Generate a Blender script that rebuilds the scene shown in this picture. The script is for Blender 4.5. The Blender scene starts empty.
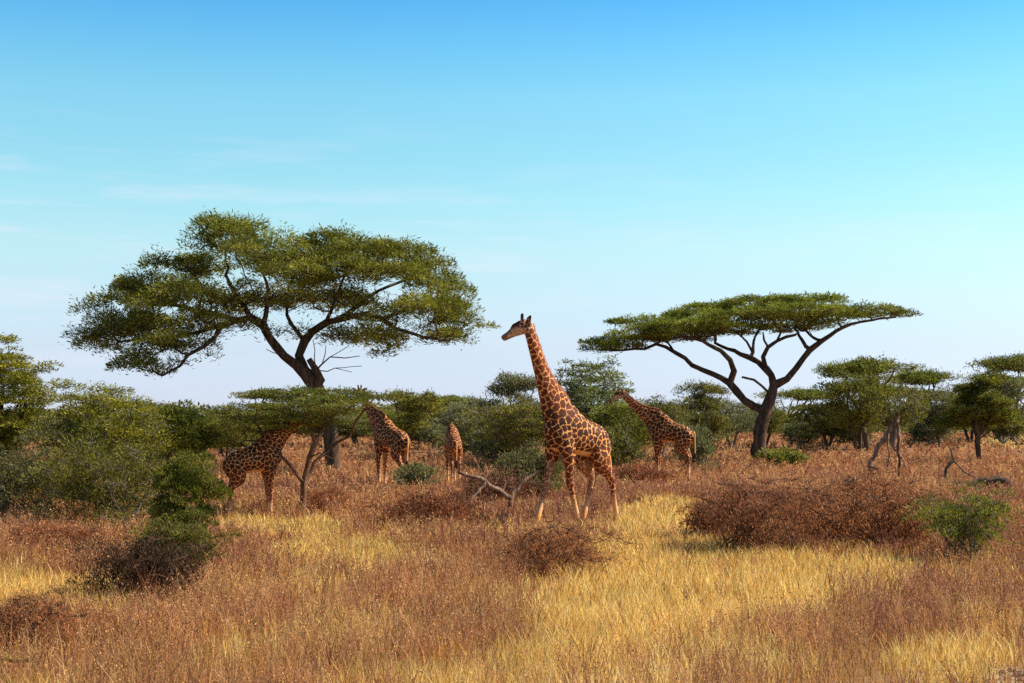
import bpy, math, random
import numpy as np
from mathutils import Vector, Matrix

# ------------------------------------------------------------------ camera, light, exposure
W, H = 1024, 683
FPX = 1422.0                 # focal length in pixels (50 mm on 36 mm)
CAMZ = 2.44
HORIZ = 420.0
TILT = math.atan((HORIZ - H / 2) / FPX)
scene = bpy.context.scene
cam_d = bpy.data.cameras.new("camera")
cam_d.sensor_width = 36; cam_d.lens = 36 * FPX / W
cam_d.clip_start = 0.1; cam_d.clip_end = 20000
cam = bpy.data.objects.new("camera", cam_d)
cam.location = (0, 0, CAMZ); cam.rotation_euler = (math.pi / 2 + TILT, 0, 0)
scene.collection.objects.link(cam); scene.camera = cam

SUN_EL, SUN_AZ = math.radians(41), math.radians(80)      # azimuth clockwise from +Y (the view direction)
world = bpy.data.worlds.new("World"); scene.world = world; world.use_nodes = True
nt = world.node_tree; nt.nodes.clear()
def wn(t, **k):
    n = nt.nodes.new(t)
    for a, b in k.items(): setattr(n, a, b)
    return n
sky = wn('ShaderNodeTexSky', sky_type='NISHITA', sun_disc=False)
sky.sun_elevation = SUN_EL; sky.sun_rotation = SUN_AZ
sky.altitude = 1200; sky.air_density = 1.0; sky.dust_density = 0.6; sky.ozone_density = 2.0
tc = wn('ShaderNodeTexCoord'); sep = wn('ShaderNodeSeparateXYZ')
nt.links.new(tc.outputs['Generated'], sep.inputs[0])
ramp = wn('ShaderNodeValToRGB')                           # low sky colour balance by elevation; unseen upper sky dimmed to cut fill light
nt.links.new(sep.outputs['Z'], ramp.inputs[0])
els = [(0.0, (.47, .53, .80)), (0.018, (.473, .507, .733)), (.049, (.568, .549, .644)), (.084, (.686, .675, .644)), (.119, (.76, .806, .663)), (.154, (.70, .88, .70)),
       (.188, (.62, .90, .74)), (.222, (.58, .93, .79)), (.255, (.43, .88, .85)), (.284, (.31, .79, .88)), (.34, (.12, .38, .55)), (.6, (.16, .25, .33)), (1.0, (.18, .23, .28))]
cr = ramp.color_ramp
while len(cr.elements) < len(els): cr.elements.new(0.5)
for e, (p, c) in zip(cr.elements, els): e.position = p; e.color = (c[0], c[1], c[2], 1)
mul = wn('ShaderNodeMix', data_type='RGBA', blend_type='MULTIPLY'); mul.inputs[0].default_value = 1
nt.links.new(sky.outputs[0], mul.inputs[6]); nt.links.new(ramp.outputs[0], mul.inputs[7])
# thin cirrus
mp = wn('ShaderNodeMapping'); mp.inputs['Scale'].default_value = (5, 5, 42); mp.inputs['Rotation'].default_value = (0.0, 0.035, 0)
mp.inputs['Location'].default_value = (1.3, 0.4, 0.9)
nt.links.new(tc.outputs['Generated'], mp.inputs[0])
nz = wn('ShaderNodeTexNoise'); nz.inputs['Scale'].default_value = 1.6; nz.inputs['Detail'].default_value = 7; nz.inputs['Roughness'].default_value = 0.62
nt.links.new(mp.outputs[0], nz.inputs['Vector'])
cm = wn('ShaderNodeMapRange'); cm.inputs['From Min'].default_value = 0.49; cm.inputs['From Max'].default_value = 0.72
cm.inputs['To Max'].default_value = 0.26
nt.links.new(nz.outputs['Fac'], cm.inputs['Value'])
band = wn('ShaderNodeValToRGB'); b = band.color_ramp
b.elements[0].position = 0.02; b.elements[0].color = (0.3, 0.3, 0.3, 1)
b.elements[1].position = 0.22; b.elements[1].color = (0, 0, 0, 1)
e = b.elements.new(0.13); e.color = (1, 1, 1, 1)
nt.links.new(sep.outputs['Z'], band.inputs[0])
lft = wn('ShaderNodeMapRange'); lft.inputs['From Min'].default_value = .15; lft.inputs['From Max'].default_value = -.32; lft.inputs['To Min'].default_value = .45; lft.inputs['To Max'].default_value = 1.9
nt.links.new(sep.outputs['X'], lft.inputs['Value'])
lmul = wn('ShaderNodeMath', operation='MULTIPLY'); nt.links.new(cm.outputs[0], lmul.inputs[0]); nt.links.new(lft.outputs[0], lmul.inputs[1]); cm = lmul
cmul = wn('ShaderNodeMath', operation='MULTIPLY')
nt.links.new(cm.outputs[0], cmul.inputs[0]); nt.links.new(band.outputs[0], cmul.inputs[1])
cmix = wn('ShaderNodeMix', data_type='RGBA'); cmix.inputs[7].default_value = (4.0, 3.7, 4.3, 1)
nt.links.new(cmul.outputs[0], cmix.inputs[0]); nt.links.new(mul.outputs[2], cmix.inputs[6])
bg = wn('ShaderNodeBackground'); bg.inputs[1].default_value = 0.14
nt.links.new(cmix.outputs[2], bg.inputs[0])
wo = wn('ShaderNodeOutputWorld'); nt.links.new(bg.outputs[0], wo.inputs[0])

sun_d = bpy.data.lights.new("sun", 'SUN'); sun_d.energy = 5.0; sun_d.angle = math.radians(0.5); sun_d.color = (1.0, 0.90, 0.74)
sun = bpy.data.objects.new("sun", sun_d); scene.collection.objects.link(sun)
sv = Vector((math.cos(SUN_EL) * math.sin(SUN_AZ), math.cos(SUN_EL) * math.cos(SUN_AZ), math.sin(SUN_EL)))
sun.rotation_euler = sv.to_track_quat('Z', 'Y').to_euler()
vs = scene.view_settings
vs.view_transform = 'Standard'; vs.look = 'None'; vs.exposure = 0.78; vs.gamma = 1; vs.use_curve_mapping = False
scene.cycles.max_bounces = 6; scene.cycles.diffuse_bounces = 3; scene.cycles.transmission_bounces = 3
scene.cycles.transparent_max_bounces = 4; scene.cycles.use_denoising = False

# ------------------------------------------------------------------ measuring from the photograph
def gz(x, y):
    f = np.clip(1 - np.asarray(y, float) / 160.0, 0, 1)
    return 0.07 * f * np.sin(np.asarray(x, float) * .23 + 1) * np.sin(np.asarray(y, float) * .19 + .4)
ct, st = math.cos(TILT), math.sin(TILT)
def ray(px, py):
    a = (px - W / 2) / FPX; b_ = (H / 2 - py) / FPX
    return np.array([a, ct - b_ * st, st + b_ * ct])
def at(px, py, Y):
    r = ray(px, py); t = Y / r[1]
    return np.array([r[0] * t, Y, CAMZ + r[2] * t])
def ydist(py):
    r = ray(512, py); return -CAMZ / r[2] * r[1]
def ground(px, py):
    Y = ydist(py); p = at(px, py, Y); p[2] = float(gz(p[0], p[1])); return p
def topix(x, y, z=0.0):
    x = np.asarray(x, float); y = np.asarray(y, float); dz = z - CAMZ
    depth = y * ct + dz * st; up = -y * st + dz * ct
    return W / 2 + FPX * x / depth, H / 2 - FPX * up / depth

# ------------------------------------------------------------------ helpers
def rng_(s): return np.random.default_rng(s)
def vnoise(x, y, seed=0, oct=3):
    x = np.asarray(x, float); y = np.asarray(y, float); out = np.zeros(np.broadcast(x, y).shape); amp = 1; tot = 0
    for o in range(oct):
        g = np.random.default_rng(seed * 17 + o).random((128, 128))
        xi = np.floor(x).astype(int); yi = np.floor(y).astype(int); fx = x - xi; fy = y - yi
        fx = fx * fx * (3 - 2 * fx); fy = fy * fy * (3 - 2 * fy)
        a = g[xi % 128, yi % 128]; b2 = g[(xi + 1) % 128, yi % 128]; c = g[xi % 128, (yi + 1) % 128]; d = g[(xi + 1) % 128, (yi + 1) % 128]
        out += amp * ((a * (1 - fx) + b2 * fx) * (1 - fy) + (c * (1 - fx) + d * fx) * fy); tot += amp
        amp *= .5; x = x * 2.03 + 3.1; y = y * 2.03 + 7.7
    return out / tot
def mesh_obj(name, V, F, mat, parent=None, attrs=None, smooth=False, loc=None):
    """F: list of (M,k) int arrays. attrs: name -> per-vertex float array or (N,3) colour."""
    V = np.asarray(V, np.float32); me = bpy.data.meshes.new(name)
    F = [np.asarray(f, np.int32) for f in F if len(f)]
    me.vertices.add(len(V)); me.vertices.foreach_set('co', V.ravel())
    nl = sum(f.size for f in F); npoly = sum(len(f) for f in F)
    me.loops.add(nl); me.loops.foreach_set('vertex_index', np.concatenate([f.ravel() for f in F]))
    me.polygons.add(npoly)
    tot = np.concatenate([np.full(len(f), f.shape[1], np.int32) for f in F])
    start = np.concatenate([[0], np.cumsum(tot)[:-1]]).astype(np.int32)
    me.polygons.foreach_set('loop_start', start)
    me.polygons.foreach_set('loop_total', tot)
    if smooth: me.polygons.foreach_set('use_smooth', np.ones(npoly, bool))
    me.update(calc_edges=True)
    for k, a in (attrs or {}).items():
        a = np.asarray(a, np.float32)
        if a.ndim == 1:
            at_ = me.attributes.new(k, 'FLOAT', 'POINT'); at_.data.foreach_set('value', a)
        else:
            at_ = me.attributes.new(k, 'FLOAT_COLOR', 'POINT')
            at_.data.foreach_set('color', np.hstack([a, np.ones((len(a), 1), np.float32)]).ravel())
    me.materials.append(mat)
    o = bpy.data.objects.new(name, me); scene.collection.objects.link(o)
    if parent is not None: o.parent = parent
    if loc is not None: o.location = loc
    return o
def tag(o, label=None, cat=None, group=None, kind=None):
    if label: o['label'] = label
    if cat: o['category'] = cat
    if group: o['group'] = group
    if kind: o['kind'] = kind
    return o
def empty(name, loc, label=None, cat=None, group=None, rz=0):
    o = bpy.data.objects.new(name, None); scene.collection.objects.link(o)
    o.location = tuple(float(v) for v in loc); o.rotation_euler = (0, 0, rz); o.empty_display_size = .3
    return tag(o, label, cat, group)

def copy_tree(root):
    r = root.copy(); scene.collection.objects.link(r)
    for ch in list(root.children):
        c = ch.copy(); scene.collection.objects.link(c); c.parent = r
    return r

# ------------------------------------------------------------------ materials
def new_mat(name):
    m = bpy.data.materials.new(name); m.use_nodes = True; m.node_tree.nodes.clear(); return m, m.node_tree
def nd(t, ty, **k):
    n = t.nodes.new(ty)
    for a, b_ in k.items(): setattr(n, a, b_)
    return n
def mixrgb(t, fac, a, b_, mode='MIX'):
    n = nd(t, 'ShaderNodeMix', data_type='RGBA', blend_type=mode)
    for s, v in ((0, fac), (6, a), (7, b_)):
        if hasattr(v, 'is_linked'): t.links.new(v, n.inputs[s])
        else: n.inputs[s].default_value = v if s == 0 else (*v, 1)
    return n.outputs[2]
def attr(t, name, out='Fac'):
    n = nd(t, 'ShaderNodeAttribute', attribute_name=name); return n.outputs[out]
def noise(t, scale, detail=4, coord='Object', rough=.6):
    c = nd(t, 'ShaderNodeTexCoord'); n = nd(t, 'ShaderNodeTexNoise'); n.inputs['Scale'].default_value = scale
    n.inputs['Detail'].default_value = detail; n.inputs['Roughness'].default_value = rough
    t.links.new(c.outputs[coord], n.inputs['Vector']); return n.outputs['Fac']
def rampf(t, f, lo, hi, a=0, b_=1):
    n = nd(t, 'ShaderNodeMapRange'); n.inputs['From Min'].default_value = lo; n.inputs['From Max'].default_value = hi
    n.inputs['To Min'].default_value = a; n.inputs['To Max'].default_value = b_
    t.links.new(f, n.inputs['Value']); return n.outputs[0]

def leaf_mat(name, dark, light, transl=.28, rough=.65):
    m, t = new_mat(name)
    c = mixrgb(t, attr(t, 'tint'), dark, light)
    oi = nd(t, 'ShaderNodeObjectInfo')
    c = mixrgb(t, 1.0, c, oi.outputs['Color'], 'MULTIPLY')
    p = nd(t, 'ShaderNodeBsdfPrincipled'); p.inputs['Roughness'].default_value = rough; p.inputs['Specular IOR Level'].default_value = .25
    t.links.new(c, p.inputs['Base Color'])
    tr = nd(t, 'ShaderNodeBsdfTranslucent'); t.links.new(c, tr.inputs['Color'])
    mx = nd(t, 'ShaderNodeMixShader'); mx.inputs[0].default_value = transl
    t.links.new(p.outputs[0], mx.inputs[1]); t.links.new(tr.outputs[0], mx.inputs[2])
    o = nd(t, 'ShaderNodeOutputMaterial'); t.links.new(mx.outputs[0], o.inputs[0]); return m
def bark_mat(name, dark, light, scale=6):
    m, t = new_mat(name)
    c0 = nd(t, 'ShaderNodeTexCoord'); mpn = nd(t, 'ShaderNodeMapping'); mpn.inputs['Scale'].default_value = (1, 1, .22)
    n = nd(t, 'ShaderNodeTexNoise'); n.inputs['Scale'].default_value = scale; n.inputs['Detail'].default_value = 8; n.inputs['Roughness'].default_value = .7
    t.links.new(c0.outputs['Object'], mpn.inputs[0]); t.links.new(mpn.outputs[0], n.inputs['Vector'])
    c = mixrgb(t, rampf(t, n.outputs['Fac'], .35, .68), dark, light)
    p = nd(t, 'ShaderNodeBsdfPrincipled'); p.inputs['Roughness'].default_value = .9; p.inputs['Specular IOR Level'].default_value = .15
    t.links.new(c, p.inputs['Base Color'])
    bp = nd(t, 'ShaderNodeBump'); bp.inputs['Strength'].default_value = 1; bp.inputs['Distance'].default_value = .12
    t.links.new(n.outputs['Fac'], bp.inputs['Height']); t.links.new(bp.outputs[0], p.inputs['Normal'])
    o = nd(t, 'ShaderNodeOutputMaterial'); t.links.new(p.outputs[0], o.inputs[0]); return m
def plain_mat(name, col, rough=.8, var=0.3, scale=20):
    m, t = new_mat(name)
    c = mixrgb(t, noise(t, scale), tuple(v * (1 - var) for v in col), tuple(v * (1 + var) for v in col))
    p = nd(t, 'ShaderNodeBsdfPrincipled'); p.inputs['Roughness'].default_value = rough; p.inputs['Specular IOR Level'].default_value = .3
    t.links.new(c, p.inputs['Base Color'])
    o = nd(t, 'ShaderNodeOutputMaterial'); t.links.new(p.outputs[0], o.inputs[0]); return m
def attrcol_mat(name, transl=.3):
    m, t = new_mat(name)
    c = attr(t, 'col', 'Color')
    d = nd(t, 'ShaderNodeBsdfDiffuse'); t.links.new(c, d.inputs[0])
    tr = nd(t, 'ShaderNodeBsdfTranslucent'); t.links.new(c, tr.inputs[0])
    mx = nd(t, 'ShaderNodeMixShader'); mx.inputs[0].default_value = transl
    t.links.new(d.outputs[0], mx.inputs[1]); t.links.new(tr.outputs[0], mx.inputs[2])
    o = nd(t, 'ShaderNodeOutputMaterial'); t.links.new(mx.outputs[0], o.inputs[0]); return m

M_LEAF = leaf_mat('acacia_leaf', (.022, .036, .008), (.30, .295, .036), .34)
M_LEAF_UMB = leaf_mat('umbrella_leaf', (.020, .038, .008), (.27, .285, .034), .34)
M_LEAF_BUSH = leaf_mat('bush_leaf', (.024, .036, .009), (.26, .245, .042), .34)
M_LEAF_GREY = leaf_mat('grey_leaf', (.042, .056, .026), (.28, .29, .12), .34)
M_LEAF_BROWN = leaf_mat('dry_leaf', (.17, .072, .032), (.46, .21, .09))
M_BARK = bark_mat('acacia_bark', (.018, .012, .009), (.20, .125, .080))
M_BARK_GREY = bark_mat('grey_bark', (.10, .085, .07), (.34, .29, .24), 14)
M_BARK_RED = bark_mat('red_bark', (.09, .045, .028), (.36, .19, .11), 14)
M_DEAD = bark_mat('dead_wood', (.045, .026, .018), (.46, .29, .20), 9)
M_GRASS = attrcol_mat('dry_grass', .35)

# ------------------------------------------------------------------ tubes
def tube(pts, rad, sides=6, bump=0.0, rg=None):
    pts = np.asarray(pts, float); rad = np.asarray(rad, float); n = len(pts)
    tan = np.gradient(pts, axis=0); tan /= np.linalg.norm(tan, axis=1)[:, None] + 1e-9
    ref = np.array([0.13, .91, .39]); ref /= np.linalg.norm(ref)
    if abs(tan[0] @ ref) > .9: ref = np.array([.95, .1, .2])
    V = []; u = ref - tan[0] * (ref @ tan[0]); u /= np.linalg.norm(u)
    ang = np.arange(sides) * 2 * math.pi / sides
    for i in range(n):
        u = u - tan[i] * (u @ tan[i]); u /= np.linalg.norm(u) + 1e-9; w = np.cross(tan[i], u)
        r = rad[i] * (1 + (bump * rg.standard_normal(sides) if bump else 0))
        V.append(pts[i] + (np.cos(ang) * r)[:, None] * u + (np.sin(ang) * r)[:, None] * w if bump else
                 pts[i] + rad[i] * (np.cos(ang)[:, None] * u + np.sin(ang)[:, None] * w))
    V = np.concatenate(V)
    a = np.arange(sides); b2 = (a + 1) % sides; F = []
    for i in range(n - 1):
        F.append(np.stack([i * sides + a, i * sides + b2, (i + 1) * sides + b2, (i + 1) * sides + a], 1))
    return V, np.concatenate(F)
def resample(pts, rad, step, rg, jit):
    P, R = [np.array(pts[0], float)], [rad[0]]
    for i in range(len(pts) - 1):
        a, c = np.array(pts[i], float), np.array(pts[i + 1], float); k = max(1, int(np.linalg.norm(c - a) / step))
        for j in range(1, k + 1):
            f = j / k; p = a + (c - a) * f
            if j < k: p = p + rg.normal(0, jit * rad[i], 3)
            P.append(p); R.append(rad[i] + (rad[i + 1] - rad[i]) * f)
    return P, R

class Skel:
    def __init__(s, seed): s.p = []; s.par = []; s.fix = []; s.rg = rng_(seed)
    def limb(s, pts, r0, r1, step=.45, jit=.25, attach=True):
        pts = [np.array(q, float) for q in pts]
        n = len(pts); rad = [r0 + (r1 - r0) * i / (n - 1) for i in range(n)]
        P, R = resample(pts, rad, step, s.rg, jit)
        if s.p and attach:
            d = np.linalg.norm(np.array(s.p) - P[0], axis=1); prev = int(d.argmin()); P, R = P[1:], R[1:]
        else: prev = -1
        for q, r in zip(P, R):
            s.p.append(q); s.par.append(prev); s.fix.append(r); prev = len(s.p) - 1
    def grow(s, clumps, tip=.012, step=.5, down=.5, wob=.10):
        C = np.array(clumps)[:, :3]
        P = np.array(s.p); d0 = np.min(np.linalg.norm(C[:, None] - P[None], axis=2), axis=1)
        cap = len(s.p) + len(C) * 12 + 10; A = np.zeros((cap, 3)); A[:len(P)] = P; n = len(P)
        for i in np.argsort(d0):
            c = C[i]; v = c - A[:n]; d = np.linalg.norm(v, axis=1)
            cost = d + down * np.maximum(0, -v[:, 2]) * 1.2
            j = int(cost.argmin()); L = d[j]; a = A[j]
            k = int(min(8, max(2, round(L / step)))); sag = np.array([0, 0, -.12 * L])
            prev = j
            for q in range(1, k + 1):
                f = q / k; pt = a + (c - a) * f + sag * math.sin(f * math.pi) + s.rg.normal(0, wob * L / k, 3) * (1 if q < k else 0)
                s.p.append(pt); s.par.append(prev); s.fix.append(0); A[n] = pt; prev = n; n += 1
        s.tip = tip
    def mesh(s, tip=.012, expo=2.4, sides=5, bump=.10, rmax=None):
        n = len(s.p); ch = [[] for _ in range(n)]; r = np.zeros(n)
        for i in range(n):
            if s.par[i] >= 0: ch[s.par[i]].append(i)
        for i in range(n - 1, -1, -1):
            q = sum(r[c] ** expo for c in ch[i]) ** (1 / expo) if ch[i] else tip
            q = min(q + .0006, rmax or 9)
            r[i] = max(s.fix[i], q if s.fix[i] == 0 else min(q, s.fix[i] * 1.1 + .02)) if s.fix[i] else q
        V, F, off = [], [], 0; P = np.array(s.p); done = [False] * n
        roots = [i for i in range(n) if s.par[i] < 0]; stack = [(x, None) for x in roots]
        while stack:
            i, pr = stack.pop(); pts, rr = [], []
            if pr is not None: pts.append(P[pr]); rr.append(min(r[i] * 1.15, r[pr]))
            while True:
                pts.append(P[i]); rr.append(r[i])
                if not ch[i]: break
                c = sorted(ch[i], key=lambda k: -r[k])
                for o in c[1:]: stack.append((o, i))
                i = c[0]
            if len(pts) < 2: continue
            sd = 12 if rr[0] > .12 else (6 if rr[0] > .04 else 3)
            v, f = tube(pts, rr, sd, bump if rr[0] > .04 else 0, s.rg)
            V.append(v); F.append(f + off); off += len(v)
        return np.concatenate(V), np.concatenate(F)

def leaves(clumps, nper, L, Wd, rg, up=.25, dome=.5, spread=1.0, flat=.55):
    """clumps: (n,5) x,y,z,r,thick. diamond sprays pointing outward from each clump's heart."""
    C = np.asarray(clumps, float); n = len(C)
    cnt = np.maximum(3, (nper * (C[:, 3] / C[:, 3].mean()) ** 1.6 * rg.uniform(.6, 1.4, n)).astype(int))
    idx = np.repeat(np.arange(n), cnt); N = len(idx)
    ang = rg.uniform(0, 2 * math.pi, N); rho = np.sqrt(rg.random(N)) * spread
    rho = rho * (1 + .25 * np.sin(ang * 3 + idx)) ; z = rg.normal(0, .5, N)
    r = C[idx, 3]; th = C[idx, 4]
    P = C[idx, :3].copy()
    P[:, 0] += r * rho * np.cos(ang); P[:, 1] += r * rho * np.sin(ang); P[:, 2] += th * z * (1 - .5 * rho) + dome * th * (1 - rho ** 2) - .2 * th
    D = np.stack([np.cos(ang), np.sin(ang), np.full(N, up)], 1) * (0.4 + rho)[:, None] + rg.normal(0, .55, (N, 3))
    D /= np.linalg.norm(D, axis=1)[:, None]
    Nn = rg.normal(0, 1, (N, 3)); Nn[:, 2] = np.abs(Nn[:, 2]) + flat * 2
    S = np.cross(D, Nn); S /= np.linalg.norm(S, axis=1)[:, None] + 1e-9
    l = (L * rg.uniform(.55, 1.45, N))[:, None]; w = (Wd * rg.uniform(.6, 1.4, N))[:, None]
    V = np.stack([P, P + D * l * .5 + S * w * .5, P + D * l, P + D * l * .45 - S * w * .5], 1).reshape(-1, 3)
    F = np.arange(4 * N).reshape(-1, 4)
    ct_ = rg.random(n); t = np.clip(.55 * ct_[idx] + .55 * rg.random(N) - .05, 0, 1)
    return V, F, np.repeat(t, 4)
def twigs(clumps, k, rg, w=.012, up=.3):
    C = np.asarray(clumps, float); n = len(C); idx = np.repeat(np.arange(n), k); N = len(idx)
    ang = rg.uniform(0, 2 * math.pi, N); r = C[idx, 3] * rg.uniform(.6, 1.25, N)
    A = C[idx, :3]; E = A + np.stack([r * np.cos(ang), r * np.sin(ang), C[idx, 4] * (up * 3 * rg.random(N) + rg.normal(0, .3, N))], 1)
    Mid = (A + E) / 2 + rg.normal(0, .12, (N, 3)) * r[:, None]
    S = rg.normal(0, 1, (N, 3)); S /= np.linalg.norm(S, axis=1)[:, None]; S *= w
    V = np.stack([A - S, A + S, Mid + S * .7, Mid - S * .7, E + S * .25, E - S * .25], 1).reshape(-1, 3)
    b0 = np.arange(N)[:, None] * 6
    F = np.concatenate([b0 + np.array([0, 1, 2, 3]), b0 + np.array([3, 2, 4, 5])])
    return V, F
def pad(c, rx, ry, rz, n, rg, cr=.7, ct=.16, dome=1.0):
    """a flat-topped cushion of leaf clumps"""
    a = rg.uniform(0, 2 * math.pi, n); q = np.sqrt(rg.random(n))
    x = c[0] + rx * q * np.cos(a); y = c[1] + ry * q * np.sin(a)
    z = c[2] + rz * (dome * np.sqrt(np.maximum(0, 1 - q ** 2)) - .45 * dome) * rg.choice([1, 1, 1, .2, -.5], n) + rg.normal(0, .12 * rz, n)
    r = cr * rg.uniform(.6, 1.35, n)
    return np.stack([x, y, z, r, r * ct * rg.uniform(.8, 1.4, n) / .7 * .9], 1)
def make_tree(name, base, skel, clumps, nper, L, Wd, leafm, barkm, seed, label=None, cat='tree', group=None, tw=5, tip=.012,
              tww=.012, color=(1, 1, 1, 1), crown='crown', trunk='trunk', sparse=None, **kw):
    rg = rng_(seed); base = np.array(base, float)
    allc = clumps if sparse is None else np.concatenate([clumps, sparse])
    skel.grow(allc, tip=tip)
    V, F = skel.mesh(tip=tip)
    tv, tf = twigs(allc, tw, rg, tww); F = np.concatenate([F, tf + len(V)]); V = np.concatenate([V, tv])
    root = empty(name, base, label, cat, group)
    mesh_obj(trunk, V - base, [F], barkm, root)
    lv, lf, lt = leaves(clumps, nper, L, Wd, rg, **kw)
    if sparse is not None:
        l2, f2, t2 = leaves(sparse, nper * .22, L, Wd, rg, **kw); lf = np.concatenate([lf, f2 + len(lv)]); lv = np.concatenate([lv, l2]); lt = np.concatenate([lt, t2])
    c = mesh_obj(crown, lv - base, [lf], leafm, root, {'tint': lt}); c.color = color
    return root

# ------------------------------------------------------------------ the ground
def ell(px, py, cx, cy, rx, ry): return np.clip(1.35 - np.sqrt(((px - cx) / rx) ** 2 + ((py - cy) / ry) ** 2), 0, 1)
GOLD = [(770, 572, 130, 27), (650, 565, 90, 42), (670, 515, 55, 16), (610, 612, 95, 30), (345, 548, 75, 10), (285, 524, 55, 8), (55, 592, 85, 19),
        (430, 672, 120, 10), (950, 655, 70, 22), (1012, 440, 26, 7), (740, 602, 90, 14), (320, 530, 22, 18), (258, 522, 60, 8), (560, 650, 60, 12), (860, 560, 60, 10)]
BARE = [(1012, 678, 26, 9)]
def gold_mask(x, y):
    px, py = topix(x, y, 0.15); g = np.zeros(np.shape(px))
    nn = vnoise(np.asarray(x) * .7, np.asarray(y) * .35, 5)
    for e in GOLD: g = np.maximum(g, ell(px, py, *e))
    g2 = np.clip((g - .17) * 3.0 + (nn - .5) * 2.4, 0, 1) * (g > 0)
    near = np.clip((vnoise(np.asarray(x) * .5, np.asarray(y) * .25, 9) - .54) * 4, 0, .33)
    return np.maximum(g2, near * (np.asarray(y) < 45))
def bare_mask(x, y):
    px, py = topix(x, y, 0.0); g = np.zeros(np.shape(px))
    for e in BARE: g = np.maximum(g, ell(px, py, *e))
    return g
xs = np.concatenate([-np.geomspace(6000, 30, 40), np.linspace(-29.5, 29.5, 160), np.geomspace(30, 6000, 40)])
ys = np.concatenate([-np.geomspace(3000, 5, 12), np.linspace(-4, 70, 220), np.geomspace(72, 9000, 70)])
gx, gy = np.meshgrid(xs, ys); gzv = gz(gx, np.maximum(gy, 0)) * (np.abs(gx) < 200)
GV = np.stack([gx.ravel(), gy.ravel(), gzv.ravel()], 1); nx = len(xs)
ii, jj = np.meshgrid(np.arange(nx - 1), np.arange(len(ys) - 1)); q0 = (jj * nx + ii).ravel()
GF = np.stack([q0, q0 + 1, q0 + nx + 1, q0 + nx], 1)
gold_v = np.where(GV[:, 1] > 8, gold_mask(GV[:, 0], np.maximum(GV[:, 1], 8)), .3)
bare_v = np.where(GV[:, 1] > 8, bare_mask(GV[:, 0], np.maximum(GV[:, 1], 8)), 0)
m, t = new_mat('savanna_soil')
c = mixrgb(t, rampf(t, noise(t, .35, 6), .35, .65), (.21, .10, .047), (.34, .175, .078))
c = mixrgb(t, rampf(t, noise(t, 14, 5), .4, .7, 0, .6), c, (.11, .055, .03))
g_ = mixrgb(t, noise(t, 9, 4), (.36, .25, .09), (.54, .40, .16))
c = mixrgb(t, attr(t, 'gold'), c, g_)
b_ = mixrgb(t, rampf(t, noise(t, 22, 6), .4, .6), (.20, .15, .11), (.5, .42, .33))
c = mixrgb(t, attr(t, 'bare'), c, b_)
p = nd(t, 'ShaderNodeBsdfPrincipled'); p.inputs['Roughness'].default_value = .95; p.inputs['Specular IOR Level'].default_value = .1
t.links.new(c, p.inputs['Base Color']); bp = nd(t, 'ShaderNodeBump'); bp.inputs['Strength'].default_value = .8; bp.inputs['Distance'].default_value = .05
t.links.new(noise(t, 12, 8), bp.inputs['Height']); t.links.new(bp.outputs[0], p.inputs['Normal'])
o = nd(t, 'ShaderNodeOutputMaterial'); t.links.new(p.outputs[0], o.inputs[0])
tag(mesh_obj('ground', GV, [GF], m, None, {'gold': gold_v, 'bare': bare_v}, smooth=True), 'dry reddish savanna ground with straw coloured patches', 'ground', kind='structure')

# ------------------------------------------------------------------ giraffes
def ring_loft(secs, sides=20):
    """secs: list of (centre, dir, half side-axis vector, half other-axis vector) -> closed tube"""
    ang = np.arange(sides) * 2 * math.pi / sides; V, F = [], []
    for c, A, B in secs: V.append(np.asarray(c) + np.cos(ang)[:, None] * A + np.sin(ang)[:, None] * B)
    n = len(secs); a = np.arange(sides); b2 = (a + 1) % sides
    for i in range(n - 1): F.append(np.stack([i * sides + a, i * sides + b2, (i + 1) * sides + b2, (i + 1) * sides + a], 1))
    V = np.concatenate(V + [np.array([secs[0][0], secs[-1][0]])]); k = n * sides
    T = np.concatenate([np.stack([np.full(sides, k), b2, a], 1), np.stack([np.full(sides, k + 1), (n - 1) * sides + a, (n - 1) * sides + b2], 1)])
    return V, np.concatenate(F), T
def catmull(P, k):
    P = np.asarray(P, float); Q = np.vstack([2 * P[0] - P[1], P, 2 * P[-1] - P[-2]]); out = []
    for i in range(1, len(Q) - 2):
        for j in range(k):
            f = j / k; a, b2, c, d = Q[i - 1], Q[i], Q[i + 1], Q[i + 2]
            out.append(.5 * ((2 * b2) + (c - a) * f + (2 * a - 5 * b2 + 4 * c - d) * f * f + (3 * b2 - a - 3 * c + d) * f ** 3))
    out.append(Q[-2]); return np.array(out)
def chain(nodes, side, k=4):
    """nodes rows: x,y,z, half lateral, half fore-aft; side = lateral axis"""
    N = catmull(nodes, k); P = N[:, :3]; T = np.gradient(P, axis=0); T /= np.linalg.norm(T, axis=1)[:, None]; secs = []
    side = np.asarray(side, float)
    for i in range(len(N)):
        s = side - T[i] * (side @ T[i]); s /= np.linalg.norm(s); w = np.cross(T[i], s)
        secs.append((P[i], s * N[i, 3], w * N[i, 4]))
    return ring_loft(secs), P, N
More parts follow.
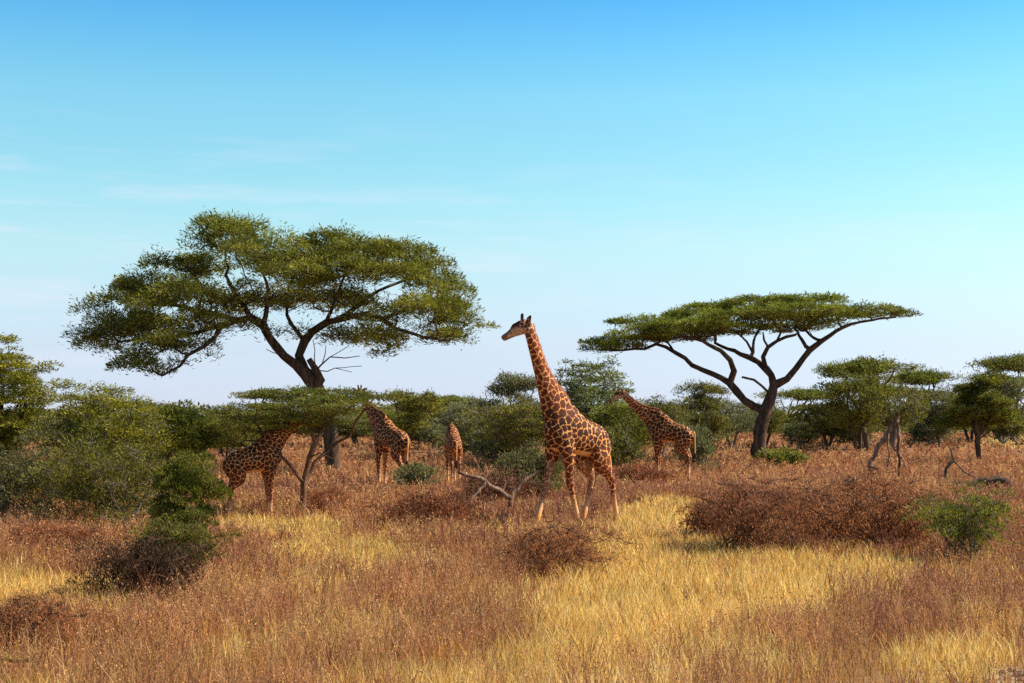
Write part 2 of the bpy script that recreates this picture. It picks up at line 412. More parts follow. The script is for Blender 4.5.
def giraffe_coat(darkpatch, redpatch, name):
    m, t = new_mat(name)
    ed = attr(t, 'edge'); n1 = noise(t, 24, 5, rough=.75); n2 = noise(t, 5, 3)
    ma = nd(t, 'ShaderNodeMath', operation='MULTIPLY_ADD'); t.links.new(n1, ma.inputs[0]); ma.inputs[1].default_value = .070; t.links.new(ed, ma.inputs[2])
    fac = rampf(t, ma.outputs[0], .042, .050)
    pm = nd(t, 'ShaderNodeMath', operation='SUBTRACT'); pm.inputs[0].default_value = 1; t.links.new(attr(t, 'pale'), pm.inputs[1])
    pf = nd(t, 'ShaderNodeMath', operation='MULTIPLY', use_clamp=True); t.links.new(fac, pf.inputs[0]); t.links.new(pm.outputs[0], pf.inputs[1])
    patch = mixrgb(t, attr(t, 'tone'), darkpatch, redpatch)
    patch = mixrgb(t, rampf(t, n2, .3, .7), patch, tuple(v * .45 for v in redpatch))
    base = mixrgb(t, attr(t, 'white'), (.80, .35, .11), (.68, .52, .36))
    c = mixrgb(t, pf.outputs[0], base, patch)
    c = mixrgb(t, attr(t, 'dark'), c, (.035, .020, .014))
    p = nd(t, 'ShaderNodeBsdfPrincipled'); p.inputs['Roughness'].default_value = .7; p.inputs['Specular IOR Level'].default_value = .2
    t.links.new(c, p.inputs['Base Color'])
    o = nd(t, 'ShaderNodeOutputMaterial'); t.links.new(p.outputs[0], o.inputs[0]); return m
M_COAT = giraffe_coat((.018, .007, .004), (.23, .042, .008), 'giraffe_coat')
M_COAT_RED = giraffe_coat((.10, .022, .010), (.22, .045, .014), 'giraffe_coat_red')
M_MANE = plain_mat('mane_hair', (.20, .065, .022)); M_TUFT = plain_mat('tail_hair', (.018, .012, .010)); M_EYE = plain_mat('eye', (.01, .008, .008), .45, .1)

def giraffe(loc, phi, s, neck, head_dir, legs, label, seed=1, red=False, lat=0.0, tail_sw=0.0, voxel=.019, head_up=(0, 0, 1)):
    rg = rng_(seed)
    parts = []; bones = []       # bones: (P, kind, nodes)
    Ls = np.array([0, 1.0, 0])
    torso = [(-1.02, 0, 2.00, .07, .10), (-.96, 0, 1.96, .20, .25), (-.80, 0, 1.92, .29, .36), (-.52, 0, 1.95, .33, .41), (-.15, 0, 2.02, .37, .44), (.2, 0, 2.13, .37, .53),
             (.48, 0, 2.25, .33, .61), (.72, 0, 2.33, .27, .58), (.90, 0, 2.37, .18, .44), (1.0, 0, 2.40, .08, .22)]
    g, P, N = chain(torso, Ls, 3); parts.append(g); bones.append(('torso', P))
    g, P, N = chain(neck, Ls, 5); parts.append(g); bones.append(('neck', P)); neckN = N
    hd = np.array(head_dir, float); hd /= np.linalg.norm(hd); pol = np.array(neck[-1][:3])
    hs = np.cross(np.array(head_up, float), hd); hs /= np.linalg.norm(hs); hu = np.cross(hd, hs)
    head = [pol - hd * .10 + hu * .02, pol + hd * .035 + hu * .03, pol + hd * .175 + hu * .015, pol + hd * .32 - hu * .02, pol + hd * .46 - hu * .06, pol + hd * .57 - hu * .085, pol + hd * .64 - hu * .095, pol + hd * .66 - hu * .10]
    hr = [(.07, .09), (.115, .15), (.12, .165), (.09, .13), (.065, .092), (.062, .082), (.052, .066), (.026, .034)]
    g, P, N = chain([(*p_, *r_) for p_, r_ in zip(head, hr)], hs, 3); parts.append(g); bones.append(('head', P))
    for sg in (-1, 1):            # horns and ears
        b0 = pol + hd * .10 + hu * .14 + hs * .06 * sg
        g, P, N = chain([(*(b0 - hu * .05), .045, .045), (*(b0 + hu * .06 - hd * .02), .034, .034), (*(b0 + hu * .15 - hd * .05), .036, .036), (*(b0 + hu * .185 - hd * .06), .02, .02)], hs, 2)
        parts.append(g); bones.append(('horn', P))
        e0 = pol - hd * .01 + hu * .08 + hs * .09 * sg
        ed = hs * sg * .75 + hu * .45 - hd * .35; ed /= np.linalg.norm(ed)
        g, P, N = chain([(*e0, .03, .03), (*(e0 + ed * .09), .024, .06), (*(e0 + ed * .19), .022, .055), (*(e0 + ed * .26), .012, .015)], np.cross(ed, hu), 2)
        parts.append(g); bones.append(('ear', P))
    g, P, N = chain([(*(pol + hd * .22 + hu * .10), .06, .05), (*(pol + hd * .30 + hu * .115), .05, .045), (*(pol + hd * .38 + hu * .06), .04, .03)], hs, 2); parts.append(g); bones.append(('head', P))
    FR = [(.14, .26), (.125, .19), (.10, .125), (.082, .095), (.078, .088), (.052, .056), (.050, .052), (.062, .066), (.060, .070), (.070, .085)]
    for key in ('fr', 'fl', 'hr', 'hl'):
        J = np.array(legs[key], float)   # shoulder, elbow, knee, fetlock, hoof  (5 joints)
        a0, a1, a2, a3, a4 = J
        if key[0] == 'f':
            nodes = [(*a0, .15, .29), (*a1, .15, .21), (*(a1 * .55 + a2 * .45), .112, .135), (*(a1 * .12 + a2 * .88), .090, .100), (*a2, .096, .108), (*(a2 * .8 + a3 * .2), .070, .076),
                     (*(a2 * .4 + a3 * .6), .060, .064), (*a3, .070, .074), (*(a3 * .4 + a4 * .6), .052, .058), (*a4, .07, .085)]
        else:
            nodes = [(*a0, .17, .34), (*a1, .175, .28), (*(a1 * .5 + a2 * .5), .125, .16), (*(a1 * .12 + a2 * .88), .082, .10), (*a2, .086, .106), (*(a2 * .8 + a3 * .2), .068, .076),
                     (*(a2 * .4 + a3 * .6), .058, .062), (*a3, .068, .072), (*(a3 * .4 + a4 * .6), .052, .058), (*a4, .07, .085)]
        g, P, N = chain(nodes, Ls, 3); parts.append(g); bones.append(('leg', P))
    VV, Q, T, off = [], [], [], 0
    for v, f, tr in parts: VV.append(v); Q.append(f + off); T.append(tr + off); off += len(v)
    tmp = mesh_obj('tmp', np.concatenate(VV), [np.concatenate(Q), np.concatenate(T)], M_COAT)
    md = tmp.modifiers.new('r', 'REMESH'); md.mode = 'VOXEL'; md.voxel_size = voxel; md.use_smooth_shade = True
    ms = tmp.modifiers.new('s', 'SMOOTH'); ms.iterations = 3; ms.factor = .5
    dg = bpy.context.evaluated_depsgraph_get(); me = bpy.data.meshes.new_from_object(tmp.evaluated_get(dg))
    bpy.data.objects.remove(tmp, do_unlink=True)
    n = len(me.vertices); V = np.zeros(n * 3, np.float32); me.vertices.foreach_get('co', V); V = V.reshape(-1, 3)
    # which bone each vertex belongs to
    kinds, BP, BT = [], [], []
    for k_, P in bones:
        for i, q in enumerate(P): kinds.append(k_); BP.append(q); BT.append(i / (len(P) - 1))
    BP = np.array(BP); BT = np.array(BT); kinds = np.array(kinds); near = np.zeros(n, int)
    for i in range(0, n, 8000): near[i:i + 8000] = ((V[i:i + 8000, None] - BP[None]) ** 2).sum(2).argmin(1)
    kd = kinds[near]; tt = BT[near]; z = V[:, 2]
    isneck, ishead, isleg = kd == 'neck', (kd == 'head') | (kd == 'ear') | (kd == 'horn'), (kd == 'leg') & (z < 1.75)
    spacing = np.where(isneck, .18 - .07 * tt, .160) * rg.uniform(.55, 1.45, n)
    spacing = np.where(isleg, np.clip(.05 + .062 * z, .06, .15) * rg.uniform(.7, 1.25, n), spacing); spacing = np.where(ishead, .07, spacing)
    spacing = np.where((kd == 'torso') & (V[:, 0] < -.55), .125 * rg.uniform(.7, 1.3, n), spacing)
    seeds = []; order = rg.permutation(n)[:14000]; SP = np.zeros((3000, 3)); SR = np.zeros(3000); c_ = 0
    for i in order:
        v = V[i]
        if c_:
            d = ((SP[:c_] - v) ** 2).sum(1)
            if (d < ((SR[:c_] + spacing[i]) * .5) ** 2).any(): continue
        SP[c_] = v; SR[c_] = spacing[i]; c_ += 1
        if c_ >= 3000: break
    SP = SP[:c_]; edge = np.zeros(n); V0 = V.copy()
    fq = 1 / .16
    wob = lambda a, b, c, ph: np.sin(a * fq * 6.28 + ph) * np.sin(b * fq * 5.1 + 1.3 * ph) + .6 * np.sin((a + c) * fq * 11 + 2 * ph) * np.cos(b * fq * 9.7 + ph)
    V = V + np.stack([wob(V[:, 0], V[:, 2], V[:, 1], 1.), wob(V[:, 2], V[:, 1], V[:, 0], 2.2), wob(V[:, 1], V[:, 0], V[:, 2], 4.1)], 1) * .016
    for i in range(0, n, 4000):
        d = ((V[i:i + 4000, None] - SP[None]) ** 2).sum(2); o2 = np.argpartition(d, 1, axis=1)[:, :2]
        d1 = np.take_along_axis(d, o2, 1); a_ = d1.min(1); b2 = d1.max(1); sep_ = np.linalg.norm(SP[o2[:, 0]] - SP[o2[:, 1]], axis=1) + 1e-6
        edge[i:i + 4000] = (b2 - a_) / (2 * sep_)
    V = V0
    edge = edge * np.where(isleg & (z < 1.3), 1.35, 1)
    edge = edge * np.where(ishead, 1.4, 1.0)
    pale = np.zeros(n); pale = np.where(isleg, np.clip((.72 - z) / .35, 0, 1) * .95, pale)
    inner = isleg & (z < 1.45) & (z > .3)
    nodd = np.zeros(n); me.update()
    NO = np.zeros(n * 3, np.float32); me.vertices.foreach_get('normal', NO); NO = NO.reshape(-1, 3)
    belly = ((kd == 'torso') | (kd == 'leg')) & (NO[:, 2] < -.72) & (z < 1.95) & (z > 1.35)
    pale = np.where(belly, .9, pale)
    inn = inner & (NO[:, 1] * np.sign(V[:, 1]) < -.2)
    pale = np.where(inn, np.maximum(pale, .22), pale)
    hh = (V - pol) @ hu
    ha0 = (V - pol) @ hd
    pale = np.where(kd == 'head', np.clip(.9 - (hh - .02 + .10 * ha0) * 9, 0, .9) * np.where(ha0 > .42, .35, 1), pale); edge = np.where((kd == 'head') & (hh - .03 + .10 * ha0 > 0), .12, edge); pale = np.where((kd == 'head') & (hh - .03 + .10 * ha0 <= 0), np.minimum(pale, .55), pale)
    ha = (V - pol) @ hd
    dark = np.zeros(n); dark = np.where(z < .085, .9, dark)
    dark = np.where((kd == 'horn') & (hh > .20), .95, dark); dark = np.where((kd == 'ear'), .55, dark)
    dark = np.where(kd == 'head', np.clip((hh - .06) * 5, 0, .35), dark); dark = np.where((kd == 'head') & (ha > .54), .45, dark)
    white = np.where(ishead | belly, .5, np.where(inn, .45, 0)); white = np.where(isleg & (NO[:, 1] * np.sign(V[:, 1]) > -.2), np.clip((1.2 - z) / 1.6, 0, .30), white)
    white = np.where((kd == 'neck') & (tt > .88), .7, white)
    edge = edge * np.where((kd == 'torso') & (V[:, 0] > .55), 1.35, 1.0); edge = edge * rg.uniform(.9, 1.1, n)  # chest patches widened, painting shade on the chest front into the coat
    tone = np.where(isneck, np.clip(.1 + 1.1 * tt, 0, 1), np.clip((z - 2.5) * .8, 0, .35)); tone = np.where(isleg, np.clip(1.3 - z * .6, .3, 1), tone)
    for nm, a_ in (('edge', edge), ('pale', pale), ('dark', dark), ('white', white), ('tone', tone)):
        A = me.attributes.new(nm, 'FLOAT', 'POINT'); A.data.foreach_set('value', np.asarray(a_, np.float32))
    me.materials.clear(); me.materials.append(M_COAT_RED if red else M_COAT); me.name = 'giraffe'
    ob = bpy.data.objects.new('giraffe', me); scene.collection.objects.link(ob)
    ob.location = tuple(float(v) for v in loc); ob.rotation_euler = (0, 0, phi); ob.scale = (s, s, s)
    tag(ob, label, 'giraffe', 'giraffes feeding and walking among the thorn trees')
    # mane: upright hair fringe along the back of the neck
    NP = neckN; Tn = np.gradient(NP[:, :3], axis=0); Tn /= np.linalg.norm(Tn, axis=1)[:, None]
    mv, mf = [], []; K = 260
    for i in range(K):
        f = (i / K) * (len(NP) - 1) * .97 + .02 * len(NP); a_ = int(f); fr = f - a_; a_ = min(a_, len(NP) - 2)
        row = NP[a_] * (1 - fr) + NP[a_ + 1] * fr; tn = Tn[a_]; back = -(np.cross(Ls, tn)) ; back /= np.linalg.norm(back)
        if back[0] > 0: back = -back
        p0 = row[:3] + back * (row[4] - .03); h_ = .10 * rg.uniform(.75, 1.15); o_ = Ls * rg.normal(0, .012)
        k0 = len(mv)
        mv += [p0 - tn * .022 + Ls * .018 + o_, p0 + tn * .022 + Ls * .018 + o_, p0 + tn * .05 + back * h_ + o_, p0 - tn * .022 - Ls * .018 + o_, p0 + tn * .022 - Ls * .018 + o_]
        mf += [(k0, k0 + 1, k0 + 2), (k0 + 4, k0 + 3, k0 + 2), (k0 + 3, k0, k0 + 2), (k0 + 1, k0 + 4, k0 + 2)]
    mesh_obj('mane', np.array(mv), [np.array(mf)], M_MANE, ob)
    t0 = np.array([-1.03, 0, 2.06])
    tp = np.array([t0, t0 + (-.05, tail_sw * .2, -.10), t0 + (-.055, tail_sw * .6, -.5), t0 + (-.05, tail_sw, -.80), t0 + (-.05, tail_sw, -.9)])
    v, f = tube(catmull(tp, 4), np.linspace(.04, .022, 17), 7); tl = mesh_obj('tail', v, [f], M_COAT_RED, ob, {'edge': np.zeros(len(v)), 'pale': np.full(len(v), .6), 'dark': np.zeros(len(v)), 'white': np.zeros(len(v)), 'tone': np.ones(len(v))}, smooth=True)
    tv_, tf_ = [], []
    for i in range(110):
        a_ = rg.uniform(0, 6.28); q = tp[-1] + np.array([0, 0, .06]); L_ = rg.uniform(.3, .5); w_ = .016
        e1 = q + np.array([math.cos(a_) * .055, math.sin(a_) * .055, -L_ * .5]); e2 = q + np.array([math.cos(a_) * .03, math.sin(a_) * .03, -L_]); sd = np.array([-math.sin(a_), math.cos(a_), 0]) * w_
        k0 = len(tv_); tv_ += [q - sd * .5, q + sd * .5, e1 + sd, e1 - sd, e2]; tf_ += [(k0, k0 + 1, k0 + 2), (k0, k0 + 2, k0 + 3), (k0 + 3, k0 + 2, k0 + 4)]
    mesh_obj('tail_tuft', np.array(tv_), [np.array(tf_)], M_TUFT, tl)
    for sg in (-1, 1):
        c0 = pol + hd * .21 + hu * .055 + hs * .098 * sg
        v, f, tr = ring_loft([(c0 + hd * x_, hs * max(.001, math.sqrt(max(0, .032 ** 2 - x_ ** 2))), hu * max(.001, math.sqrt(max(0, .032 ** 2 - x_ ** 2)))) for x_ in np.linspace(-.031, .031, 7)], 10)
        mesh_obj('eye', v, [f, tr], M_EYE, ob, smooth=True)
    return ob

def leg_set(fr=0, fl=0, hr=0, hl=0, hr_h=0, hl_h=0, kfr=0, kfl=0):
    d = {}
    for k, sg, ft, kk in (('fr', -1, fr, kfr), ('fl', 1, fl, kfl)):
        d[k] = [(.62, .16 * sg, 2.15), (.56 + ft * .12, .19 * sg, 1.66), (.60 + ft * .52 + kk, .18 * sg, .96), (.60 + ft * .93, .17 * sg, .17), (.63 + ft * 1.0, .17 * sg, .0)]
    for k, sg, ft, hh in (('hr', -1, hr, hr_h), ('hl', 1, hl, hl_h)):
        d[k] = [(-.70, .16 * sg, 1.86), (-.54 + ft * .15, .20 * sg, 1.45), (-.80 + ft * .5 + hh, .18 * sg, .98), (-.76 + ft * .95, .17 * sg, .17), (-.72 + ft, .17 * sg, .0)]
    return d
def neck_to(px_, l_, z_, bend=.0, base=(.60, 0, 2.52), w=(.20, .40)):
    a = np.array(base); e = np.array([px_, l_, z_]); out = []
    rr = [(w[0] + .03, w[1] + .06), (.22, .42), (.18, .30), (.138, .205), (.108, .158), (.096, .135)]
    fs = [0, .16, .36, .58, .80, 1.0]
    for f, (w1, w2) in zip(fs, rr):
        p_ = a + (e - a) * f; p_[2] += -bend * math.sin(f * math.pi) ; out.append((*p_, w1, w2))
    return out
def gpos(px, py): p_ = ground(px, py); return p_

g1 = giraffe(gpos(577, 524), math.radians(225), 1.0, neck_to(1.60, -.04, 4.56, .16), (.72, -.62, -.30),
             leg_set(fr=.60, fl=-.44, hr=.34, hl=-.46, hr_h=-.12, kfl=.06, kfr=-.08), 'large giraffe striding left in the open grass, nearest and tallest of the herd', 3, tail_sw=.12)
g2 = giraffe(gpos(391, 490), math.radians(132), .89, neck_to(2.06, .05, 3.84, .10), (.74, -.62, .12),
             leg_set(fr=.04, fl=-.05, hr=.05, hl=-.10), 'giraffe with its head hidden in the small umbrella tree, its horns showing above', 5, tail_sw=.05, voxel=.022)
g4 = giraffe(gpos(671, 480), math.radians(150), .96, neck_to(2.22, .05, 3.68, .12), (.93, .25, -.32),
             leg_set(fr=.05, fl=-.08, hr=.03, hl=-.12), 'giraffe standing right of the big striding one, neck stretched left and face pointing left', 7, tail_sw=-.05, voxel=.022)
g3 = giraffe(gpos(453, 484), math.radians(101), .80, neck_to(1.9, -.25, 2.35, -.10, base=(.62, 0, 2.45)), (.8, -.5, -.1),
             leg_set(fr=.05, fl=-.05, hr=.03, hl=-.03), 'small reddish giraffe seen from behind with its neck lowered away', 11, red=True, voxel=.024)
g0 = giraffe(gpos(252, 518), math.radians(28), .72, neck_to(1.62, .0, 3.35, .05), (.95, -.1, .22),
             leg_set(fr=.02, fl=.06, hr=-.10, hl=.10), 'dark shaded giraffe at the left, facing right with its head inside the small umbrella tree', 13, voxel=.021)

# ------------------------------------------------------------------ hero trees
def P3(lst, Y):   # (px, py, dY)
    out = []
    for q in lst:
        dy = q[2] if len(q) > 2 else 0
        out.append(at(q[0], q[1], Y + dy))
    return out
def hero_pads(lst, Y, rg, dens, cr=.75, ct=.16):
    C = []
    for (px, py, dy, rx, rz, ry) in lst:
        c = at(px, py, Y + dy); k = (Y + dy) / FPX
        n = max(3, int(dens * rx * k * ry)); C.append(pad(c, rx * k, ry, rz * k, n, rg, cr, ct))
    return np.concatenate(C)

# left: broad irregular acacia
YL = ydist(474); base = ground(333, 474); s = Skel(21)
s.limb([base + (0, 0, -.1)] + P3([(333, 462), (331, 440), (328, 420), (322, 400), (316, 387)], YL), .35, .31, .5, .12)
s.limb(P3([(316, 387), (306, 374, -.2), (296, 365, -.3), (284, 356, -.4), (276, 347, -.5), (269, 336, -.5), (263, 325, -.4)], YL), .26, .18)
s.limb(P3([(263, 325, -.4), (250, 317, -.2), (243, 305, 0), (234, 292, .3), (226, 275, .8)], YL), .17, .07)
s.limb(P3([(250, 317, -.2), (238, 320, -1), (222, 325, -2), (215, 337, -2.6), (205, 346, -3), (188, 355, -3.2), (180, 366, -3.3), (165, 374, -3.4)], YL), .13, .045)
s.limb(P3([(263, 325, -.4), (267, 308, .4), (268, 290, 1.2), (262, 268, 2)], YL), .12, .05)
s.limb(P3([(238, 320, -1), (205, 312, 0), (175, 305, 1), (145, 305, 2)], YL), .10, .04)
s.limb(P3([(222, 325, -2), (185, 335, -1), (150, 338, -.5), (118, 342, 0)], YL), .09, .035)
s.limb(P3([(303, 371, 0), (299, 356, .3), (304, 341, .5), (312, 332, .6), (327, 322, .5), (342, 318, 0), (365, 314, -.5), (382, 319, -1), (394, 328, -1.5), (423, 337, -2), (447, 341, -2)], YL), .21, .05)
s.limb(P3([(342, 318, 0), (360, 303, .8), (378, 291, 1.4), (408, 279, 2)], YL), .12, .045)
s.limb(P3([(304, 341, .5), (290, 322, 1.5), (285, 300, 2.5), (295, 275, 3)], YL), .11, .05)
s.limb(P3([(327, 322, .5), (335, 300, -1), (345, 275, -2)], YL), .10, .04)
s.limb(P3([(382, 319, -1), (410, 308, -.5), (440, 305, 0), (462, 312, .5)], YL), .08, .03)
s.limb(P3([(320, 392, 0), (321, 380, -.2), (316, 370, -.3), (309, 359, -.3)], YL), .20, .13, .3, .4)
stub = len(s.p)
for pts in ([(316, 370, -.3), (330, 357, -.5), (347, 347, -.8)], [(314, 366, -.3), (315, 350, 0), (313, 340, .3)], [(318, 374, -.3), (335, 368, -.3), (362, 366, .2)],
            [(330, 357, -.5), (345, 358, -.2), (360, 356, 0)], [(325, 362, -.4), (326, 345, -.6)], [(340, 367, -.3), (352, 372, 0)], [(283, 356, -.4), (272, 352, -.6), (266, 349, -.7)]):
    s.limb(P3(pts, YL), .035, .010, .35, .6)
padsL = [(100, 330, 0, 26, 14, 2.6), (97, 345, .5, 20, 6, 2), (95, 312, 1, 16, 7, 2), (135, 300, 1.5, 42, 17, 3.4), (130, 325, -1.5, 42, 14, 3), (176, 272, 1, 32, 16, 3.2), (150, 284, 0, 28, 12, 2.5), (182, 300, -2, 48, 18, 3.6),
         (225, 262, 2, 48, 20, 4), (226, 238, 0, 30, 14, 3.6), (216, 226, .5, 18, 5, 2), (242, 232, 1, 24, 8, 2.6), (262, 258, -2, 42, 18, 3.8), (285, 280, -3, 42, 15, 3), (305, 254, 1, 42, 14, 4), (328, 243, 2, 32, 7, 3),
         (335, 272, -2.5, 40, 15, 3.4), (370, 256, 1, 40, 11, 4), (402, 252, 0, 32, 9, 3.4), (388, 275, -2, 45, 14, 3.6), (425, 275, 1, 36, 14, 3.4), (445, 295, 0, 36, 15, 3.2),
         (420, 308, -2.5, 40, 13, 2.8), (460, 318, .5, 32, 13, 2.8), (474, 326, 0, 20, 12, 2), (452, 336, -1, 34, 7, 2.2), (165, 342, -3.2, 42, 10, 2), (150, 362, -3.2, 34, 9, 1.8), (170, 370, -3.3, 22, 5, 1.2),
         (205, 322, -2.5, 40, 10, 2.4), (375, 336, -2, 24, 10, 1.8), (392, 346, -2, 12, 10, 1), (345, 335, 1, 32, 8, 2), (250, 302, 3, 40, 10, 3), (150, 330, 2.5, 42, 12, 2.4), (325, 300, 3, 50, 9, 3)]
rg = rng_(5); CL = hero_pads([(a + (2 if a < 140 else 0), b, c, d * (.88 if 140 < a < 440 else .72), e * 1.6, f) for a, b, c, d, e, f in padsL], YL, rg, 3.6, .56, .46)
SPL = hero_pads([(210, 300, 0, 50, 22, 3.5), (255, 300, -1, 45, 26, 3), (300, 298, 0, 45, 24, 3), (340, 300, 0, 45, 20, 3), (235, 325, -1.5, 42, 14, 2.5), (180, 328, -1, 45, 18, 2.5), (365, 318, -1, 40, 14, 2.5), (160, 350, -2, 50, 18, 2.2),
    (400, 320, 0, 45, 16, 2.5), (430, 335, -1, 45, 12, 2), (130, 335, 0, 45, 16, 2.5), (300, 335, 1, 35, 10, 2), (370, 335, -1.5, 30, 14, 2)], YL, rg, 3.2, .6, .6)
make_tree('acacia_tree', base, s, CL, 225, .20, .046, M_LEAF, M_BARK, 31, 'broad spreading acacia with an irregular rounded crown and a broken stub on its trunk', 'acacia tree', tw=9, tip=.016, tww=.014, flat=.2, up=.5, spread=1.12, sparse=SPL, color=(1.2, 1.22, 1.1, 1))

# right: flat-topped umbrella acacia
YR = ydist(463); base = ground(760, 463); s = Skel(22)
s.limb([base + (0, 0, -.1)] + P3([(760, 452), (761, 430), (765, 411), (771, 395), (774, 385)], YR), .36, .26, .5, .12)
s.limb([base + (-.25, -.2, -.1)] + P3([(756, 450, -.2), (757, 432, -.1), (760, 418, 0)], YR), .28, .20, .5, .2, attach=False)
s.limb(P3([(764, 413), (753, 406), (744, 400), (736, 391), (730, 383)], YR), .22, .19)
s.limb(P3([(730, 383), (713, 374, .3), (703, 370, .5), (692, 365, .8), (685, 358, 1), (676, 353, 1.2), (666, 347, 1.4), (656, 344, 1.5), (645, 349, 1.4), (624, 350, 1), (606, 350, .5)], YR), .165, .05)
s.limb(P3([(733, 384), (734, 371, -.4), (730, 360, -.8), (721, 351, -1.2), (703, 341, -2), (680, 336, -2.4)], YR), .19, .08)
s.limb(P3([(773, 384), (766, 369, 0), (758, 362, .2), (750, 358, .4), (740, 354, .8), (728, 349, 1.4), (715, 343, 2)], YR), .20, .08)
s.limb(P3([(762, 366), (763, 357, -.3), (768, 347, -.8), (777, 341, -1.2), (786, 337, -1.5), (795, 335, -1.8)], YR), .14, .07)
s.limb(P3([(752, 359, .3), (753, 347, .9), (755, 337, 1.6), (760, 328, 2.2)], YR), .10, .05)
s.limb(P3([(751, 350, .6), (747, 342, .4), (741, 336, .2), (733, 330, 0)], YR), .09, .04)
s.limb(P3([(768, 347, -.8), (764, 340, -.6), (763, 332, -.4)], YR), .08, .04)
s.limb(P3([(777, 341, -1.2), (782, 330, -1.4)], YR), .08, .04)
s.limb(P3([(776, 386), (787, 379, -.2), (797, 367, -.4), (804, 358, -.5), (810, 350, -.6), (822, 341, -.7), (836, 331, -.8), (851, 324, -.8), (873, 320, -.6), (896, 317, -.4)], YR), .21, .05)
s.limb(P3([(809, 351, -.6), (802, 340, .3), (794, 328, 1.4)], YR), .13, .06)
s.limb(P3([(820, 342, -.7), (811, 336, .6), (806, 330, 1.6)], YR), .10, .05)
s.limb(P3([(676, 353, 1.2), (668, 343, 2.4), (655, 337, 3)], YR), .08, .04)
s.limb(P3([(768, 394), (762, 386, -.6), (754, 380, -1), (742, 377, -1.2)], YR), .09, .06)
padsR = [(795, 303, 2, 45, 7, 4.5), (850, 312, 0, 52, 7, 3.6), (888, 315, -.3, 26, 4, 1.8), (790, 314, -1, 55, 10, 5), (835, 318, 2, 40, 7, 3), (735, 309, 3, 50, 7, 4), (745, 318, -2, 50, 9, 4.5),
         (700, 316, 3, 40, 8, 4), (690, 327, -2, 50, 9, 4.5), (655, 323, 1.5, 45, 8, 4), (640, 335, -1, 42, 9, 4), (614, 342, .5, 26, 7, 3), (602, 349, .3, 18, 3, 1.6), (628, 347, .6, 26, 4, 2), (665, 337, 2, 40, 6, 3.5), (800, 326, 1, 40, 7, 3.5), (720, 330, 0, 50, 6, 4), (765, 303, 0, 40, 6, 4)]
rg = rng_(6); CR = hero_pads(padsR, YR, rg, 3.2, .56, .24)
make_tree('acacia_tree', base, s, CR, 160, .20, .055, M_LEAF_UMB, M_BARK, 32, 'flat-topped umbrella acacia with bare curving forked limbs standing alone at right', 'acacia tree', tw=6, tip=.016, tww=.015, flat=.7, up=.5, color=(1.2, 1.25, 1.1, 1))

# small umbrella tree the giraffes browse
YT = ydist(516); base = ground(303, 516); s = Skel(23)
s.limb([base + (0, 0, -.05)] + P3([(303, 500), (304, 482), (307, 468), (310, 457), (315, 443), (322, 430), (330, 418, .2)], YT), .065, .035, .25, .3)
s.limb(P3([(304, 484), (300, 479, -.1), (291, 466, -.2), (280, 455, -.3), (272, 445, -.4), (263, 436, -.4), (255, 420, -.3)], YT), .055, .028, .25)
s.limb(P3([(304, 484), (308, 478, .1), (314, 463, .3), (327, 451, .4), (338, 442, .5), (350, 436, .5), (356, 421, .5), (364, 410, .5)], YT), .055, .028, .25)
s.limb(P3([(311, 456), (320, 453, -.2), (333, 459, -.3)], YT), .030, .015, .25)
s.limb(P3([(272, 445, -.4), (259, 441, -.5), (246, 440, -.6), (234, 446, -.7), (226, 455, -.7)], YT), .03, .012, .25)
s.limb(P3([(315, 443), (311, 430, -.3), (308, 415, -.4)], YT), .035, .02, .25)
s.limb(P3([(322, 430), (300, 420, .5), (280, 410, .8), (262, 402, 1)], YT), .035, .02, .25)
padsT = [(300, 392, .3, 34, 5, .8), (330, 393, .2, 34, 5, .8), (270, 393, .2, 30, 5, .8), (385, 396, 0, 14, 4, .5), (354, 393, -.1, 22, 4, .6), (306, 416, -1.1, 24, 8, .4), (318, 410, -1.2, 24, 7, .4), (292, 420, -1.0, 24, 7, .4), (300, 402, 1.3, 36, 8, .6), (335, 400, 1.2, 34, 8, .6), (240, 424, -.9, 26, 8, .6), (300, 408, -.9, 34, 8, .8), (335, 404, -1.1, 34, 8, .8), (262, 414, -1, 30, 8, .7), (284, 430, -.6, 22, 7, .5), (336, 410, -.8, 18, 7, .6), (318, 402, .9, 40, 8, .8), (264, 396, .8, 38, 5, 1.2), (250, 408, -.2, 30, 7, 1.1), (285, 408, -.4, 38, 8, 1.3), (300, 398, .5, 30, 6, 1.1), (330, 401, -.3, 36, 8, 1.2), (355, 398, .2, 32, 6, 1.0), (382, 399, .3, 15, 4, .6),
         (318, 413, .3, 40, 8, 1.2), (334, 412, -.2, 20, 6, .9), (270, 421, -.3, 42, 9, 1.1), (236, 419, .2, 20, 7, .8), (300, 424, -.1, 36, 7, .9), (245, 431, -.3, 22, 7, .7), (272, 433, .5, 30, 6, .8), (378, 396, .4, 14, 3, .5), (318, 423, .3, 24, 6, .9), (225, 414, .8, 16, 6, .7)]
rg = rng_(7); CT = hero_pads(padsT, YT, rg, 20, .26, .17)
make_tree('umbrella_thorn_tree', base, s, CT, 78, .085, .024, M_LEAF_UMB, M_BARK_RED, 33, 'small umbrella thorn tree with thin forked stems, between the shaded giraffe and the browsing one', 'thorn tree', tw=7, tip=.006, tww=.005, flat=.6)

